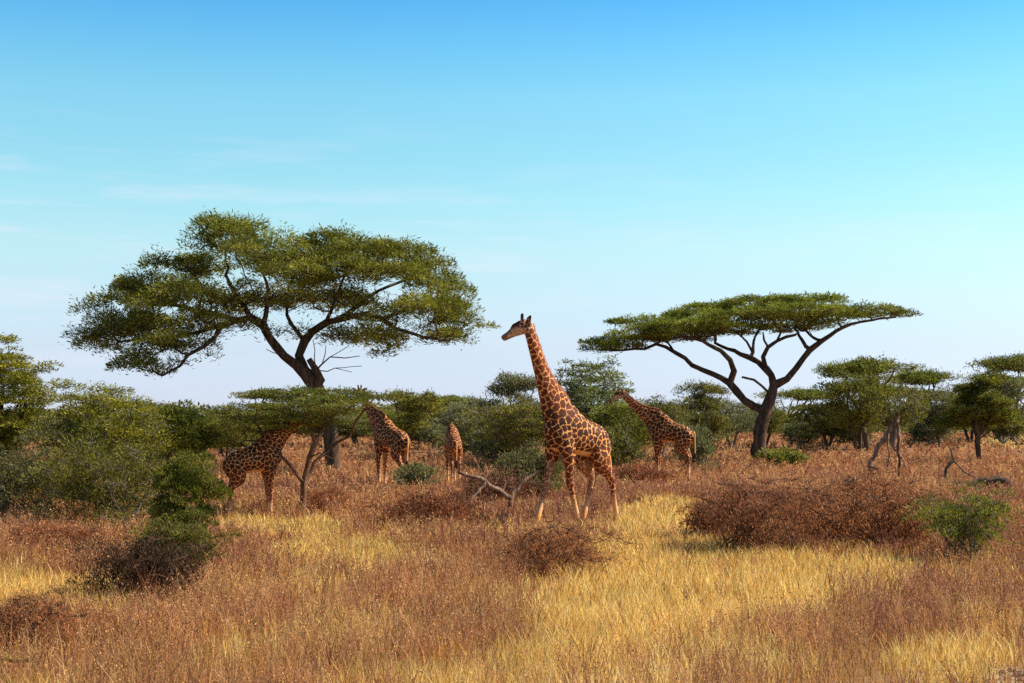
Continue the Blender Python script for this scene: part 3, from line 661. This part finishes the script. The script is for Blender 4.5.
# ------------------------------------------------------------------ generic trees and bushes
def gen(kind, Hh, Ww, seed, cr=None, base=(0, 0, 0)):
    rg = rng_(seed); base = np.array(base, float); s = Skel(seed + 1); C = []
    R = Ww / 2; cr = cr or R * (.2 if kind in ('bush', 'dry') else .155)
    th = {'full': .3, 'umbrella': .42, 'layered': .22, 'airy': .25, 'bush': .06, 'dry': .04}[kind]
    nst = {'full': 2, 'umbrella': 1, 'layered': 2, 'airy': 1, 'bush': 5, 'dry': 7}[kind]
    r0 = {'full': .03, 'umbrella': .045, 'layered': .032, 'airy': .03, 'bush': .014, 'dry': .012}[kind] * Hh
    tips = []
    for k in range(nst):
        a = rg.uniform(0, 6.28); off = np.array([math.cos(a), math.sin(a), 0]) * R * (.02 if nst < 3 else .12)
        lean = np.array([rg.normal(0, .12), rg.normal(0, .12), 0]) * R * (1 if nst < 3 else 3.0)
        f = base + off + lean + np.array([0, 0, th * Hh])
        s.limb([base + off * .6 + (0, 0, -.06), base + off + lean * .5 + (0, 0, th * Hh * .5), f], r0, r0 * .75, .3 * Hh / 4, .25, attach=False)
        nb = {'full': 5, 'umbrella': 6, 'layered': 4, 'airy': 4, 'bush': 3, 'dry': 3}[kind]
        for j in range(nb):
            a2 = 6.28 * (j + rg.random() * .7) / nb; rr = R * rg.uniform(.35, .75); zt = {'full': .7, 'umbrella': .80, 'layered': .7, 'airy': .8, 'bush': .65, 'dry': .7}[kind] * Hh * rg.uniform(.8, 1.08)
            e = base + np.array([math.cos(a2) * rr, math.sin(a2) * rr, zt]); mid = f * .45 + e * .55 + np.array([math.cos(a2), math.sin(a2), 0]) * rr * .12 - np.array([0, 0, .02 * Hh])
            s.limb([f, mid, e], r0 * .5, r0 * .16, .25 * Hh / 4, .4)
    if kind == 'umbrella':
        for k in range(6):
            a = rg.uniform(0, 6.28); q = R * rg.uniform(0, .55)
            C.append(pad(base + (q * math.cos(a), q * math.sin(a), Hh * rg.uniform(.78, .92)), R * rg.uniform(.3, .55), R * rg.uniform(.3, .55), Hh * .08, 24, rg, cr * .85, .32))
        C.append(pad(base + (0, 0, Hh * .85), R, R, Hh * .09, 60, rg, cr * .85, .3))
        for k in range(3):
            a = rg.uniform(0, 6.28); C.append(pad(base + (R * .6 * math.cos(a), R * .6 * math.sin(a), Hh * rg.uniform(.55, .7)), R * .4, R * .4, Hh * .04, 14, rg, cr, .2))
    elif kind == 'layered':
        for k in range(24):
            a = rg.uniform(0, 6.28); zz = rg.uniform(.26, .95); q = R * rg.uniform(.1, .72) * (1.15 - 1.0 * max(0, zz - .55))
            C.append(pad(base + (q * math.cos(a), q * math.sin(a), Hh * zz), R * rg.uniform(.22, .42), R * rg.uniform(.22, .42), Hh * .085, 18, rg, cr * rg.uniform(.7, 1.1), .42))
    elif kind == 'airy':
        for k in range(20):
            a = rg.uniform(0, 6.28); zz = rg.uniform(.36, .95); q = R * rg.uniform(.1, .75) * (1.1 - .5 * max(0, zz - .5))
            C.append(pad(base + (q * math.cos(a), q * math.sin(a), Hh * zz), R * .33, R * .33, Hh * .09, 12, rg, cr, .5))
    else:
        n = {'bush': 125, 'dry': 150, 'full': 270}[kind]
        u = rg.normal(0, 1, (n, 3)); u /= np.linalg.norm(u, axis=1)[:, None]; q = rg.uniform(.35, 1, n) ** .5
        u[:, 2] = u[:, 2] * .5; lump = (.78 + .42 * np.sin(u[:, 0] * 6 + seed) * np.cos(u[:, 1] * 5 + seed * 2) + .12 * np.sin(u[:, 2] * 14 + u[:, 0] * 7)) * rg.uniform(.8, 1.18, n)
        if kind == 'full': lump = .88 + (lump - .88) * .5
        X = np.stack([u[:, 0] * R * q * lump, u[:, 1] * R * q * lump, Hh * ((.50 if kind != 'full' else .60) + u[:, 2] * (.9 if kind != 'full' else .76) * q * lump)], 1) + base
        X[:, 2] = np.maximum(X[:, 2], base[2] + .08 * Hh); r = cr * rg.uniform(.6, 1.3, n) * (1.15 if kind == 'full' else 1); C.append(np.column_stack([X, r, r * (.55 if kind != 'full' else .42)]))
    return s, np.concatenate(C)

OLIVE = (1.5, 1.4, .9, 1); GREYG = (1.5, 1.4, 1.4, 1); DARK = (1.05, 1.08, .85, 1); BRIGHT = (1.3, 1.4, .85, 1); MID = (1.35, 1.4, 1.2, 1)
LM = {'b': M_LEAF_BUSH, 'g': M_LEAF_GREY, 'l': M_LEAF, 'u': M_LEAF_UMB}
# near individual trees and bushes: (kind, px, base y, top y, width px, leaf mat, bark, tint, name, label, cat, seed, nper)
def near_tree(kind, px, by, ty, wp, lm, bark, tint, name, label, cat, seed, nper=75, lk=1.0, group=None, crf=1.0, tw=8):
    b0 = ground(px, by); Y = b0[1]; Hh = (at(px, ty, Y) - b0)[2]; Ww = wp * Y / FPX
    s, C = gen(kind, Hh, Ww, seed, base=b0); k = Y / FPX
    C[:, 3] *= crf; C[:, 4] *= crf
    if kind == 'bush': kw = dict(up=1.0, flat=.0, spread=1.25, dome=.8)
    elif kind == 'dry': kw = dict(up=1.6, flat=0, spread=1.7, dome=1.2)
    else: kw = dict(up=.5, flat=.2, spread=1.1)
    return make_tree(name, b0, s, C, nper, 3.6 * k * lk, 1.05 * k * lk, lm, bark, seed + 9, label, cat, group, tw=tw, tip=.22 * k, tww=.30 * k, color=tint, **kw,
                     crown='foliage' if kind in ('bush', 'dry') else 'crown', trunk='stems' if kind in ('bush', 'dry') else 'trunk')
near_tree('full', 4, 516, 333, 105, M_LEAF, M_BARK, OLIVE, 'thorn_tree', 'tall leafy thorn tree cut off by the left edge of the photo', 'thorn tree', 101, 125)
near_tree('full', 106, 517, 374, 140, M_LEAF, M_BARK_GREY, (1.4, 1.32, .8, 1), 'thorn_tree', 'bushy olive thorn tree with pale grey twigs, second from the left edge', 'thorn tree', 115, 95, tw=14)
near_tree('bush', 28, 524, 428, 130, M_LEAF_GREY, M_BARK_GREY, (1.0, .9, .58, 1), 'bush', 'grey-green bush at the left edge under the tall thorn tree', 'bush', 103, 110, tw=12)
near_tree('bush', 112, 528, 432, 160, M_LEAF_BUSH, M_BARK_GREY, (1.15, 1.08, .7, 1), 'bush', 'wide olive bush below the thorn tree with pale twigs', 'bush', 104, 130, tw=12)
near_tree('bush', 183, 554, 442, 74, M_LEAF_BUSH, M_BARK_RED, (.9, 1.0, .65, 1), 'bush', 'dense dark green bush just left of the shaded giraffe', 'bush', 105, 170)
near_tree('bush', 178, 578, 508, 92, M_LEAF_BUSH, M_BARK_RED, (.85, .9, .6, 1), 'bush', 'low green bush in front of the dense dark green one', 'bush', 106, 80, tw=10)
near_tree('dry', 146, 600, 536, 115, M_LEAF_BROWN, M_BARK_RED, (.2, .24, .28, 1), 'shrub', 'twiggy shrub tinted dark as the shadow in front of the green bushes at lower left', 'shrub', 107, 90, tw=18)  # near-black tint stands in for the shadow cast by the green bushes
near_tree('full', 178, 478, 404, 110, M_LEAF, M_BARK, MID, 'thorn_tree', 'thorn tree showing above the dense dark green bush', 'thorn tree', 108, 95)
near_tree('full', 588, 468, 352, 92, M_LEAF_GREY, M_BARK_GREY, BRIGHT, 'thorn_tree', 'tall airy pale green thorn tree right behind the rump of the big giraffe', 'thorn tree', 109, 42, tw=10, crf=.85)
near_tree('bush', 968, 562, 478, 100, M_LEAF_BUSH, M_BARK_GREY, BRIGHT, 'bush', 'sparse bright green bush in the brown grass at lower right', 'bush', 110, 60, tw=9)
near_tree('bush', 528, 502, 446, 74, M_LEAF_GREY, M_BARK_GREY, (1.0, .88, .62, 1), 'bush', 'grey-green bush between the fallen branch and the front legs of the big giraffe', 'bush', 111, 85, tw=14)
near_tree('bush', 416, 494, 460, 50, M_LEAF_GREY, M_BARK_GREY, (1.2, 1.1, .75, 1), 'bush', 'small pale green bush at the hind feet of the browsing giraffe', 'bush', 112, 18, tw=10)
near_tree('bush', 782, 468, 450, 46, M_LEAF_BUSH, M_BARK_GREY, BRIGHT, 'bush', 'tiny green bush beside the trunk of the flat-topped acacia', 'bush', 113, 30)
for i, (px, by, ty, wp, tint, nper, tw, label) in enumerate([
    (750, 552, 468, 125, (1.15, 1.05, 1.15, 1), 56, 16, 'purple-brown shrub at the left end of the big thicket on the right'),
    (832, 548, 472, 150, (1.5, 1.4, 1.3, 1), 56, 16, 'large red-brown shrub in the middle of the thicket on the right'),
    (905, 547, 484, 110, (1.5, 1.4, 1.3, 1), 48, 14, 'brown shrub between the thicket and the bright green bush'),
    (556, 572, 518, 120, (1.3, 1.2, 1.1, 1), 60, 14, 'low rounded brown shrub in the grass below the big giraffe'),
    (496, 506, 470, 80, (.9, .8, .9, 1), 22, 24, 'grey-brown twiggy shrub around the fallen forked branch'),
    (428, 528, 494, 90, (1.05, .9, .9, 1), 80, 14, 'brown shrub below the browsing giraffe in the middle distance'),
    (322, 512, 490, 50, (1.1, .9, .8, 1), 70, 14, 'low brown shrub just right of the stem of the small umbrella tree'),
    (640, 486, 466, 60, (1.1, .9, .9, 1), 50, 12, 'brown shrub between the big giraffe and the right-hand giraffe'),
    (712, 540, 492, 62, (1.1, .95, 1.0, 1), 50, 14, 'small shrub at the far left tip of the thicket on the right'),
    (868, 540, 464, 84, (1.35, 1.2, 1.1, 1), 50, 14, 'tallest wispy shrub standing behind the right half of the thicket'),
    (25, 642, 592, 120, (1.3, 1.15, 1.0, 1), 60, 14, 'brown shrub in the lower left corner'),
    (45, 552, 525, 80, (1.2, 1, .9, 1), 70, 12, 'rusty shrub below the bushes at the left edge')]):
    near_tree('dry', px, by, ty, wp, M_LEAF_BROWN, M_BARK_RED, tint, 'shrub', label, 'shrub', 140 + i, nper, group='dry brown shrubs in the grass', tw=tw, lk=.8)

# background prototypes, copied
protos = {}
def proto(kind, seed, Hh, Ww, nper, leafm, bark):
    s, C = gen(kind, Hh, Ww, seed)
    r = make_tree('background_tree', (0, 0, 0), s, C, int(nper * .85), .22, .085, leafm, bark, seed, tw=8, tip=.022, tww=.022, spread=1.15, up=.5)
    return (r, Hh, Ww)
PROTO = {'u1': proto('umbrella', 201, 6, 11, 55, M_LEAF_UMB, M_BARK), 'u2': proto('umbrella', 202, 6, 10, 55, M_LEAF_UMB, M_BARK),
         'l1': proto('layered', 203, 6, 8, 60, M_LEAF, M_BARK), 'l2': proto('layered', 204, 6, 9, 60, M_LEAF_BUSH, M_BARK_GREY), 'l3': proto('layered', 205, 6, 8, 55, M_LEAF_GREY, M_BARK_GREY),
         'f1': proto('full', 211, 6, 8, 55, M_LEAF, M_BARK), 'f2': proto('full', 212, 6, 9, 50, M_LEAF_GREY, M_BARK_GREY), 'f3': proto('full', 213, 6, 8, 50, M_LEAF_BUSH, M_BARK_GREY),
         'a1': proto('airy', 206, 6, 7, 55, M_LEAF_GREY, M_BARK_GREY), 'a2': proto('airy', 207, 6, 7, 60, M_LEAF, M_BARK),
         'b1': proto('bush', 208, 3, 5, 60, M_LEAF_BUSH, M_BARK_GREY), 'b2': proto('bush', 209, 3, 6, 60, M_LEAF_GREY, M_BARK_GREY)}
used = set()
def place(key, px, by, ty, wp, label, rz=0, tint=MID, cat='tree', name=None):
    root, Hh, Ww = PROTO[key]; b0 = ground(px, by); Y = b0[1]
    h = (at(px, ty, Y) - b0)[2] * 1.07; w = wp * Y / FPX
    r = root if key not in used else copy_tree(root); used.add(key)
    r.name = name or ('background_bush' if key[0] == 'b' else 'background_tree')
    r.location = tuple(float(v) for v in b0); r.rotation_euler = (0, 0, rz); r.scale = (w / Ww, w / Ww, h / Hh)
    for c in r.children:
        if c.name.startswith(('crown', 'foliage')): c.color = tint
    tag(r, label, 'bush' if key[0] == 'b' else cat, 'bushes in the background' if key[0] == 'b' else 'thorn trees in the background')
BGT = [
 ('f1', 152, 470, 404, 90, 'olive thorn tree behind the bushes, left of the dense dark green bush', 1, OLIVE),
 ('f1', 225, 462, 410, 70, 'thorn tree behind the rump of the shaded giraffe', 2, MID),
 ('u1', 270, 455, 412, 90, 'flat-topped tree behind the shaded giraffe and the small umbrella tree', 0, MID),
 ('f3', 358, 447, 416, 90, 'low tree seen between the trunk of the broad acacia and the browsing giraffe', 0, MID),
 ('u2', 388, 449, 412, 60, 'low flat-topped tree showing just right of the browsing giraffe neck', .5, BRIGHT),
 ('a2', 412, 462, 397, 70, 'airy grey thorn tree above the back of the browsing giraffe', 1, GREYG),
 ('u2', 447, 452, 397, 84, 'flat-topped green tree above the small reddish giraffe', 2, MID),
 ('f2', 478, 460, 399, 84, 'grey-green thorn tree just right of the small reddish giraffe', 3, MID),
 ('f3', 522, 472, 398, 105, 'dense green thorn tree left of the neck of the big giraffe', 4, OLIVE),
 ('a1', 512, 464, 381, 66, 'half bare thorn tree with grey twigs sticking up, left of the big giraffe', 2.2, GREYG),
 ('b2', 500, 470, 425, 84, 'grey bush behind the fallen forked branch', 1, DARK),
 ('f1', 628, 470, 400, 92, 'grey-green thorn tree under the muzzle of the right-hand giraffe', 5, MID),
 ('b1', 612, 474, 425, 70, 'green bush between the big giraffe and the right-hand giraffe', .3, DARK),
 ('f3', 662, 460, 397, 70, 'olive tree behind the neck of the right-hand giraffe', 3.3, MID),
 ('l2', 705, 458, 389, 74, 'rounded layered tree right of the right-hand giraffe', .9, MID),
 ('b2', 694, 473, 425, 54, 'dark bush touching the rump of the right-hand giraffe', 2, DARK),
 ('f2', 732, 450, 400, 66, 'grey-green tree left of the trunk of the flat-topped acacia', 2.7, MID),
 ('u1', 795, 447, 390, 88, 'low flat-topped tree right of the trunk of the flat-topped acacia', 4, MID),
 ('f1', 828, 450, 402, 76, 'bushy tree right of the low flat-topped one', 4.4, DARK),
 ('u2', 868, 451, 361, 108, 'wide umbrella tree, tallest behind the leaning dead tree', 5, MID),
 ('f1', 858, 453, 372, 80, 'full-crowned tree left of the wide umbrella tree, behind the leaning dead tree', 2.1, DARK),
 ('f3', 892, 450, 378, 84, 'layered tree directly behind the leaning dead tree', 1.6, MID),
 ('u1', 915, 445, 372, 90, 'umbrella tree behind and right of the leaning dead tree', 2.6, MID),
 ('f3', 940, 447, 388, 70, 'bushy tree just left of the slim single-stemmed tree', .2, DARK),
 ('l3', 1003, 444, 380, 80, 'grey-green tree right of the slim single-stemmed tree', .4, MID),
 ('u2', 1012, 442, 357, 84, 'dark umbrella tree at the right edge, highest of the right-hand background', 1.2, DARK),
 ('b1', 1004, 446, 405, 56, 'dark bush at the right edge under the umbrella tree', 1.9, DARK),
 ('b1', 850, 449, 415, 60, 'dark bush left of the leaning dead tree', 2.9, DARK),
 ('b2', 930, 447, 418, 60, 'bush behind the stem of the slim tree on its left', 3.9, DARK),
 ('f1', 765, 448, 402, 60, 'tree directly behind the trunk of the flat-topped acacia', 5.2, MID),
 ('f2', 560, 462, 400, 70, 'tree behind the chest of the big giraffe', 2.2, MID),
 ('b1', 398, 450, 424, 56, 'low dark bush under the airy thorn tree right of the browsing giraffe', .4, DARK),
 ('b2', 436, 450, 420, 60, 'grey bush filling the gap left of the small reddish giraffe', 1.4, MID),
 ('b1', 470, 458, 426, 60, 'low green bush touching the right side of the small reddish giraffe', 2.4, MID),
 ('f3', 330, 447, 414, 90, 'bushy tree directly behind the trunk of the broad acacia', 3.4, DARK),
 ('b1', 240, 456, 422, 80, 'bush behind the tail of the shaded giraffe', 4.4, MID),
 ('f2', 425, 446, 398, 70, 'pale grey-green tree between the browsing giraffe and the small reddish one', 5.4, MID),
 ('b2', 802, 449, 420, 56, 'bush in the tree line just right of the flat-topped acacia trunk', .8, DARK),
 ('f1', 970, 444, 385, 70, 'full-crowned tree right behind the slim single-stemmed tree', 1.8, DARK),
 ('b2', 100, 470, 430, 90, 'bush far behind the thorn tree with pale twigs', .7, MID),
]
for k, px, by, ty, wp, lab, rz, tint in BGT: place(k, px, by, ty, wp, lab, rz, tint)
for k in PROTO:
    if k not in used:
        for c in list(PROTO[k][0].children): bpy.data.objects.remove(c, do_unlink=True)
        bpy.data.objects.remove(PROTO[k][0], do_unlink=True)
near_tree('airy', 979, 465, 370, 74, M_LEAF, M_BARK, (1.1, 1.1, .9, 1), 'slim_tree', 'slim single-stemmed tree with a dark straight trunk at far right', 'tree', 122, 85)

# the far woodland: one continuous mass behind everything
rg = rng_(77); N = 2300
wx = rg.uniform(-1, 1, N); wy = rg.uniform(215, 330, N); X = wx * wy * .46
hh = 1.6 + 4.6 * np.clip(vnoise(X * .05, wy * .02, 3) * 1.8 - .45, 0, 1); Cw = np.stack([X, wy, hh * rg.random(N) ** .6, rg.uniform(1.2, 2.6, N), rg.uniform(.5, 1.0, N)], 1)
lv, lf, lt = leaves(Cw, 46, .75, .34, rg)
tag(mesh_obj('distant_woodland', lv, [lf], M_LEAF_BUSH, None, {'tint': lt}), 'far line of thorn woodland along the horizon', 'woodland', kind='stuff')

# ------------------------------------------------------------------ dead wood
def dead(name, Y, limbs, label, cat, mat=M_DEAD, base_px=None, seed=1, twn=0):
    s = Skel(seed); b0 = at(*base_px, Y); b0[2] = float(gz(b0[0], b0[1]))
    for i, (pts, r0, r1) in enumerate(limbs): s.limb(P3(pts, Y), r0, r1, .12, .35, attach=(i > 0))
    V, F = s.mesh(tip=.008, bump=.1)
    return tag(mesh_obj(name, V - b0, [F], mat, None, None, smooth=True, loc=b0), label, cat)
Y1 = ydist(516)
dead('fallen_branch', Y1, [([(511, 514), (511, 506), (511, 498)], .075, .075), ([(511, 498), (503, 493, -.1), (493, 488, -.2), (485, 481, -.3), (476, 477, -.4), (466, 475, -.5), (459, 472, -.6)], .075, .04),
     ([(511, 498), (514, 491, .1), (520, 484, .2), (528, 478, .3), (535, 474, .4), (541, 470, .4)], .065, .035), ([(487, 483, -.3), (480, 489, -.5), (473, 497, -.7), (469, 503, -.8)], .045, .02),
     ([(480, 479, -.4), (481, 472, -.3), (478, 465, -.2), (473, 459, -.1)], .025, .010), ([(520, 484, .2), (520, 474, .3), (518, 466, .3)], .012, .006), ([(474, 492, -.6), (468, 489, -.6)], .012, .006),
     ([(493, 488, -.2), (497, 480, 0), (494, 470, 0)], .012, .006), ([(528, 478, .3), (525, 470, .4), (527, 463, .5)], .010, .005), ([(466, 475, -.5), (460, 468, -.4), (462, 460, -.3)], .012, .005), ([(503, 493, -.1), (506, 482, .2), (503, 472, .4), (507, 462, .5)], .016, .006), ([(476, 477, -.4), (470, 482, -.2), (462, 484, 0)], .014, .006),
     ([(514, 491, .1), (522, 493, .3), (531, 488, .4), (538, 489, .4)], .016, .006), ([(485, 481, -.3), (488, 472, 0), (485, 463, .1)], .014, .005), ([(535, 474, .4), (533, 464, .4), (537, 457, .5)], .010, .005), ([(493, 488, -.2), (486, 494, -.2), (482, 503, -.1)], .02, .008)],
     'pale forked dead branch lying in the grass left of the big giraffe', 'dead branch', base_px=(511, 514), seed=41)
Y2 = ydist(478)
dead('dead_tree', Y2, [([(870, 478), (870, 465), (876, 452), (881, 443), (888, 432), (893, 424)], .085, .07), ([(870, 465), (877, 470, -.2), (880, 475, -.3)], .06, .04),
     ([(898, 418), (898, 428, .1), (899, 438), (898, 450, 0), (900, 462), (899, 476)], .05, .06), ([(893, 424), (897, 420), (899, 416)], .07, .05), ([(881, 443), (889, 440), (893, 446), (898, 454)], .04, .04),
     ([(888, 432), (888, 445, -.3), (889, 458, -.4), (887, 470, -.5)], .04, .03), ([(900, 456), (904, 462, -.3), (906, 468, -.5)], .03, .015), ([(898, 440), (905, 448, .3), (908, 460, .3)], .025, .015)],
     'leaning broken dead tree with pale crossing limbs in the brown grass at right', 'dead tree', M_DEAD, base_px=(885, 478), seed=42)
Y3 = ydist(490)
dead('dead_branch', Y3, [([(945, 478), (946, 469), (951, 463), (954, 461)], .05, .045), ([(954, 461), (952, 454), (951, 449), (948, 446)], .045, .03), ([(954, 461), (960, 467, -.2), (966, 473, -.3), (974, 477, -.4), (982, 482, -.5)], .04, .02),
     ([(951, 449), (955, 447)], .02, .012)], 'bent dead branch sticking up above the green bush at right', 'dead branch', base_px=(946, 486), seed=43)
Y4 = ydist(492)
dead('fallen_log', Y4, [([(958, 487), (970, 485), (985, 482), (998, 480), (1006, 482), (1012, 487)], .10, .13), ([(998, 480), (996, 486, -.3)], .05, .04)],
     'dark fallen log in the grass right of the bent dead branch', 'log', M_BARK, base_px=(985, 490), seed=44)
Y5 = ydist(556)
dead('fallen_log', Y5, [([(2, 553), (20, 554), (42, 557)], .05, .04), ([(20, 554), (12, 548, .1)], .02, .01)], 'short reddish log lying in the grass at the left edge', 'log', M_BARK_RED, base_px=(20, 558), seed=45)
Y6 = ydist(672)
dead('twig', Y6, [([(-4, 655), (12, 660), (26, 661), (36, 656)], .028, .02), ([(12, 660), (6, 652, .1)], .012, .006)], 'mossy green twig in the bottom left corner', 'twig', plain_mat('moss', (.20, .19, .03)), base_px=(15, 668), seed=46)
Y7 = ydist(480)
dead('dead_sapling', Y7, [([(434, 480), (433, 466), (432, 456), (429, 445)], .03, .015), ([(433, 462), (437, 450), (437, 441), (443, 435)], .022, .010), ([(432, 456), (428, 450)], .015, .008)],
     'thin bare sapling just left of the small reddish giraffe', 'sapling', M_DEAD, base_px=(434, 482), seed=47)

# stones at the bare corner
rg = rng_(8)
for i in range(5):
    c = ground((1003, 1012, 1019, 1008, 1021)[i], (674, 672, 677, 681, 682)[i]); rr = rg.uniform(.03, .07)
    secs = [(np.array([x_ * rr, 0, rr * .3]), np.array([0, math.sqrt(max(.01, 1 - x_ ** 2)) * rr * rg.uniform(.8, 1.1), 0]), np.array([0, 0, math.sqrt(max(.01, 1 - x_ ** 2)) * rr * .6])) for x_ in np.linspace(-1, 1, 7)]
    v, f, tr = ring_loft(secs, 8); v += rg.normal(0, rr * .05, v.shape)
    if i == 0: M_STONE = plain_mat('stone', (.26, .20, .15), .9, .3, 30)
    tag(mesh_obj('stone', v, [f, tr], M_STONE, None, None, smooth=True, loc=c), ('leftmost small stone on the bare patch in the lower right corner', 'farthest small stone on the bare patch in the lower right corner', 'stone in the middle of the right-hand side of the bare corner patch', 'stone at the bottom left of the bare patch in the lower right corner', 'stone nearest the lower right corner of the photo')[i], 'stone', 'stones on the bare patch in the lower right corner')

# ------------------------------------------------------------------ grass and weeds
RUST = np.array([[.49, .22, .105], [.40, .17, .085], [.58, .30, .15], [.30, .13, .08], [.64, .38, .18]])
PURP = np.array([[.30, .13, .085], [.40, .18, .105], [.25, .11, .085], [.48, .24, .13]])
GOLDC = np.array([[.84, .58, .17], [.90, .68, .24], [.66, .38, .10], [.88, .70, .30], [.60, .33, .10]])
def wedge(n, y0, y1, rg, mar=1.12, pw=1.0):
    """uniform over the ground area seen, between two distances"""
    u = rg.random(n); y = np.sqrt(y0 ** 2 + u * (y1 ** 2 - y0 ** 2)); x = rg.uniform(-1, 1, n) * (y * .36 * mar + 2.2)
    return x, y
def blades(x, y, h, w, col, rg, lean=.35, segs=2):
    n = len(x); a = rg.uniform(0, 6.28, n); L = lean * h * rg.uniform(.2, 1.3, n); z0 = gz(x, y) - .02
    D = np.stack([np.cos(a), np.sin(a)], 1); b_ = rg.uniform(-1.0, 1.0, n); S = np.stack([np.cos(b_), np.sin(b_)], 1) * (w * .5)[:, None]
    P0 = np.stack([x, y], 1); P1 = P0 + D * (L * .3)[:, None]; P2 = P0 + D * L[:, None]
    def v(P, s, z): return np.column_stack([P + s, z])
    V = np.stack([v(P0, -S, z0), v(P0, S, z0), v(P1, S * .8, z0 + h * .55), v(P1, -S * .8, z0 + h * .55), v(P2, S * .12, z0 + h), v(P2, -S * .12, z0 + h)], 1).reshape(-1, 3)
    b0 = np.arange(n)[:, None] * 6
    F = np.concatenate([b0 + np.array([0, 1, 2, 3]), b0 + np.array([3, 2, 4, 5])])
    return V, F, np.repeat(col, 6, axis=0), P1, P2, z0
def flecks(P, size, col, rg, k=1.0):
    n = len(P); D = rg.normal(0, 1, (n, 3)); D[:, 2] = np.abs(D[:, 2]) * 1.1 + .2; D /= np.linalg.norm(D, axis=1)[:, None]
    S = np.cross(D, rg.normal(0, 1, (n, 3))); S /= np.linalg.norm(S, axis=1)[:, None] + 1e-9
    l = (size * rg.uniform(.6, 1.6, n))[:, None]
    V = np.stack([P - D * l * .5, P + S * l * .26, P + D * l * .5, P - S * l * .26], 1).reshape(-1, 3)
    return V, np.arange(4 * n).reshape(-1, 4), np.repeat(col, 4, axis=0)
def pick(pal, n, rg, jit=.18): return pal[rg.integers(0, len(pal), n)] * (1 + rg.normal(0, jit, (n, 1))).clip(.4, 1.7)
class Acc:
    def __init__(s): s.V, s.F, s.C, s.n = [], [], [], 0
    def add(s, V, F, C): s.V.append(V); s.F.append(F + s.n); s.C.append(C); s.n += len(V)
    def out(s, name, label, cat): tag(mesh_obj(name, np.concatenate(s.V), [np.concatenate(s.F)], M_GRASS, None, {'col': np.concatenate(s.C)}), label, cat, kind='stuff')
rg = rng_(99); GA, WA = Acc(), Acc()
for (y0, y1, dens, hf) in ((11, 18, 620, 1), (18, 30, 340, 1), (30, 50, 120, 1), (50, 90, 24, 1.1), (90, 210, 2.6, 1.2)):
    area = (y1 ** 2 - y0 ** 2) * .36 * 1.12 + 4.4 * (y1 - y0); n = int(area * dens)
    x, y = wedge(n, y0, y1, rg); g = gold_mask(x, y); bm = bare_mask(x, y)
    keep = (rg.random(n) < .15 + .85 * g) & (rg.random(n) > bm * 1.4); x, y, g = x[keep], y[keep], g[keep]; n = len(x)
    h = rg.uniform(.10, .29, n) * hf * (.75 + .6 * vnoise(x * 1.1, y * 1.1, 4)); w = np.maximum(.005, y * .0006) * rg.uniform(.6, 1.4, n)
    c = pick(GOLDC, n, rg); c = np.where((g < .3)[:, None], c * np.array([.78, .62, .5]), c)
    c *= (0.72 + .46 * vnoise(x * 1.3, y * .8, 12))[:, None]
    V, F, Cc, *_ = blades(x, y, h, w, c, rg, .5); GA.add(V, F, Cc)
for (y0, y1, dens, nf) in ((11, 18, 38, 44), (18, 30, 24, 34), (30, 50, 14, 20), (50, 90, 4.6, 14), (90, 230, .8, 10)):
    area = (y1 ** 2 - y0 ** 2) * .36 * 1.12 + 4.4 * (y1 - y0); n = int(area * dens)
    x, y = wedge(n, y0, y1, rg); g = gold_mask(x, y); bm = bare_mask(x, y)
    cl = vnoise(x * .8, y * .8, 21)
    keep = (rg.random(n) > g * .93) & (rg.random(n) > bm * 1.4) & (rg.random(n) < .45 + 1.1 * np.clip(cl - .35, 0, 1) * 2); x, y, cl = x[keep], y[keep], cl[keep]; n = len(x)
    pm = np.clip((vnoise(x * .22, y * .16, 31) - .5) * 5 + .35, 0, 1) * (y < 60)
    base_c = np.where((rg.random(n) < pm)[:, None], pick(PURP, n, rg), pick(RUST, n, rg))
    base_c *= (0.85 + .3 * vnoise(x * .5, y * .5, 41))[:, None]
    gold_tip = rg.random(n) < np.where(y < 22, .28, .12); base_c = np.where(gold_tip[:, None], base_c * .5 + .5 * np.array([.70, .46, .17]), base_c)
    Hp = rg.uniform(.22, .52, n) * (.65 + .8 * cl) * (1 if y0 < 50 else 1.1)
    ns = 5 if y0 < 30 else 3
    ix = np.repeat(np.arange(n), ns); h = Hp[ix] * rg.uniform(.6, 1.1, n * ns); xx = x[ix] + rg.normal(0, .05, n * ns); yy = y[ix] + rg.normal(0, .05, n * ns)
    w = np.maximum(.005, yy * .0006) * rg.uniform(.6, 1.2, n * ns)
    V, F, Cc, P1, P2, z0 = blades(xx, yy, h, w, base_c[ix] * .9, rg, .55); WA.add(V, F, Cc)
    m_ = len(ix); k = max(2, nf // ns); jx = np.repeat(np.arange(m_), k); f = rg.uniform(.25, 1.05, len(jx))[:, None]
    Q = P1[jx] + (P2[jx] - P1[jx]) * np.clip((f - .5) * 2, -1, 1.1); Q = Q + rg.normal(0, 1, Q.shape) * (.10 * h[jx])[:, None]
    z = z0[jx] + h[jx] * f[:, 0] + rg.normal(0, .02, len(jx))
    size = np.maximum(.016, y[ix][jx] * .0012)
    cc = base_c[ix][jx] * (1 + rg.normal(0, .22, (len(jx), 1))).clip(.4, 1.8)
    Vf, Ff, Cf = flecks(np.column_stack([Q, z]), size, cc, rg); WA.add(Vf, Ff, Cf)
GA.out('dry_grass', 'golden dry grass in sunlit drifts across the plain', 'grass')
WA.out('brown_weeds', 'rust-brown wiry dry weeds covering the plain', 'weeds')
print('grass verts', GA.n, 'weed verts', WA.n)
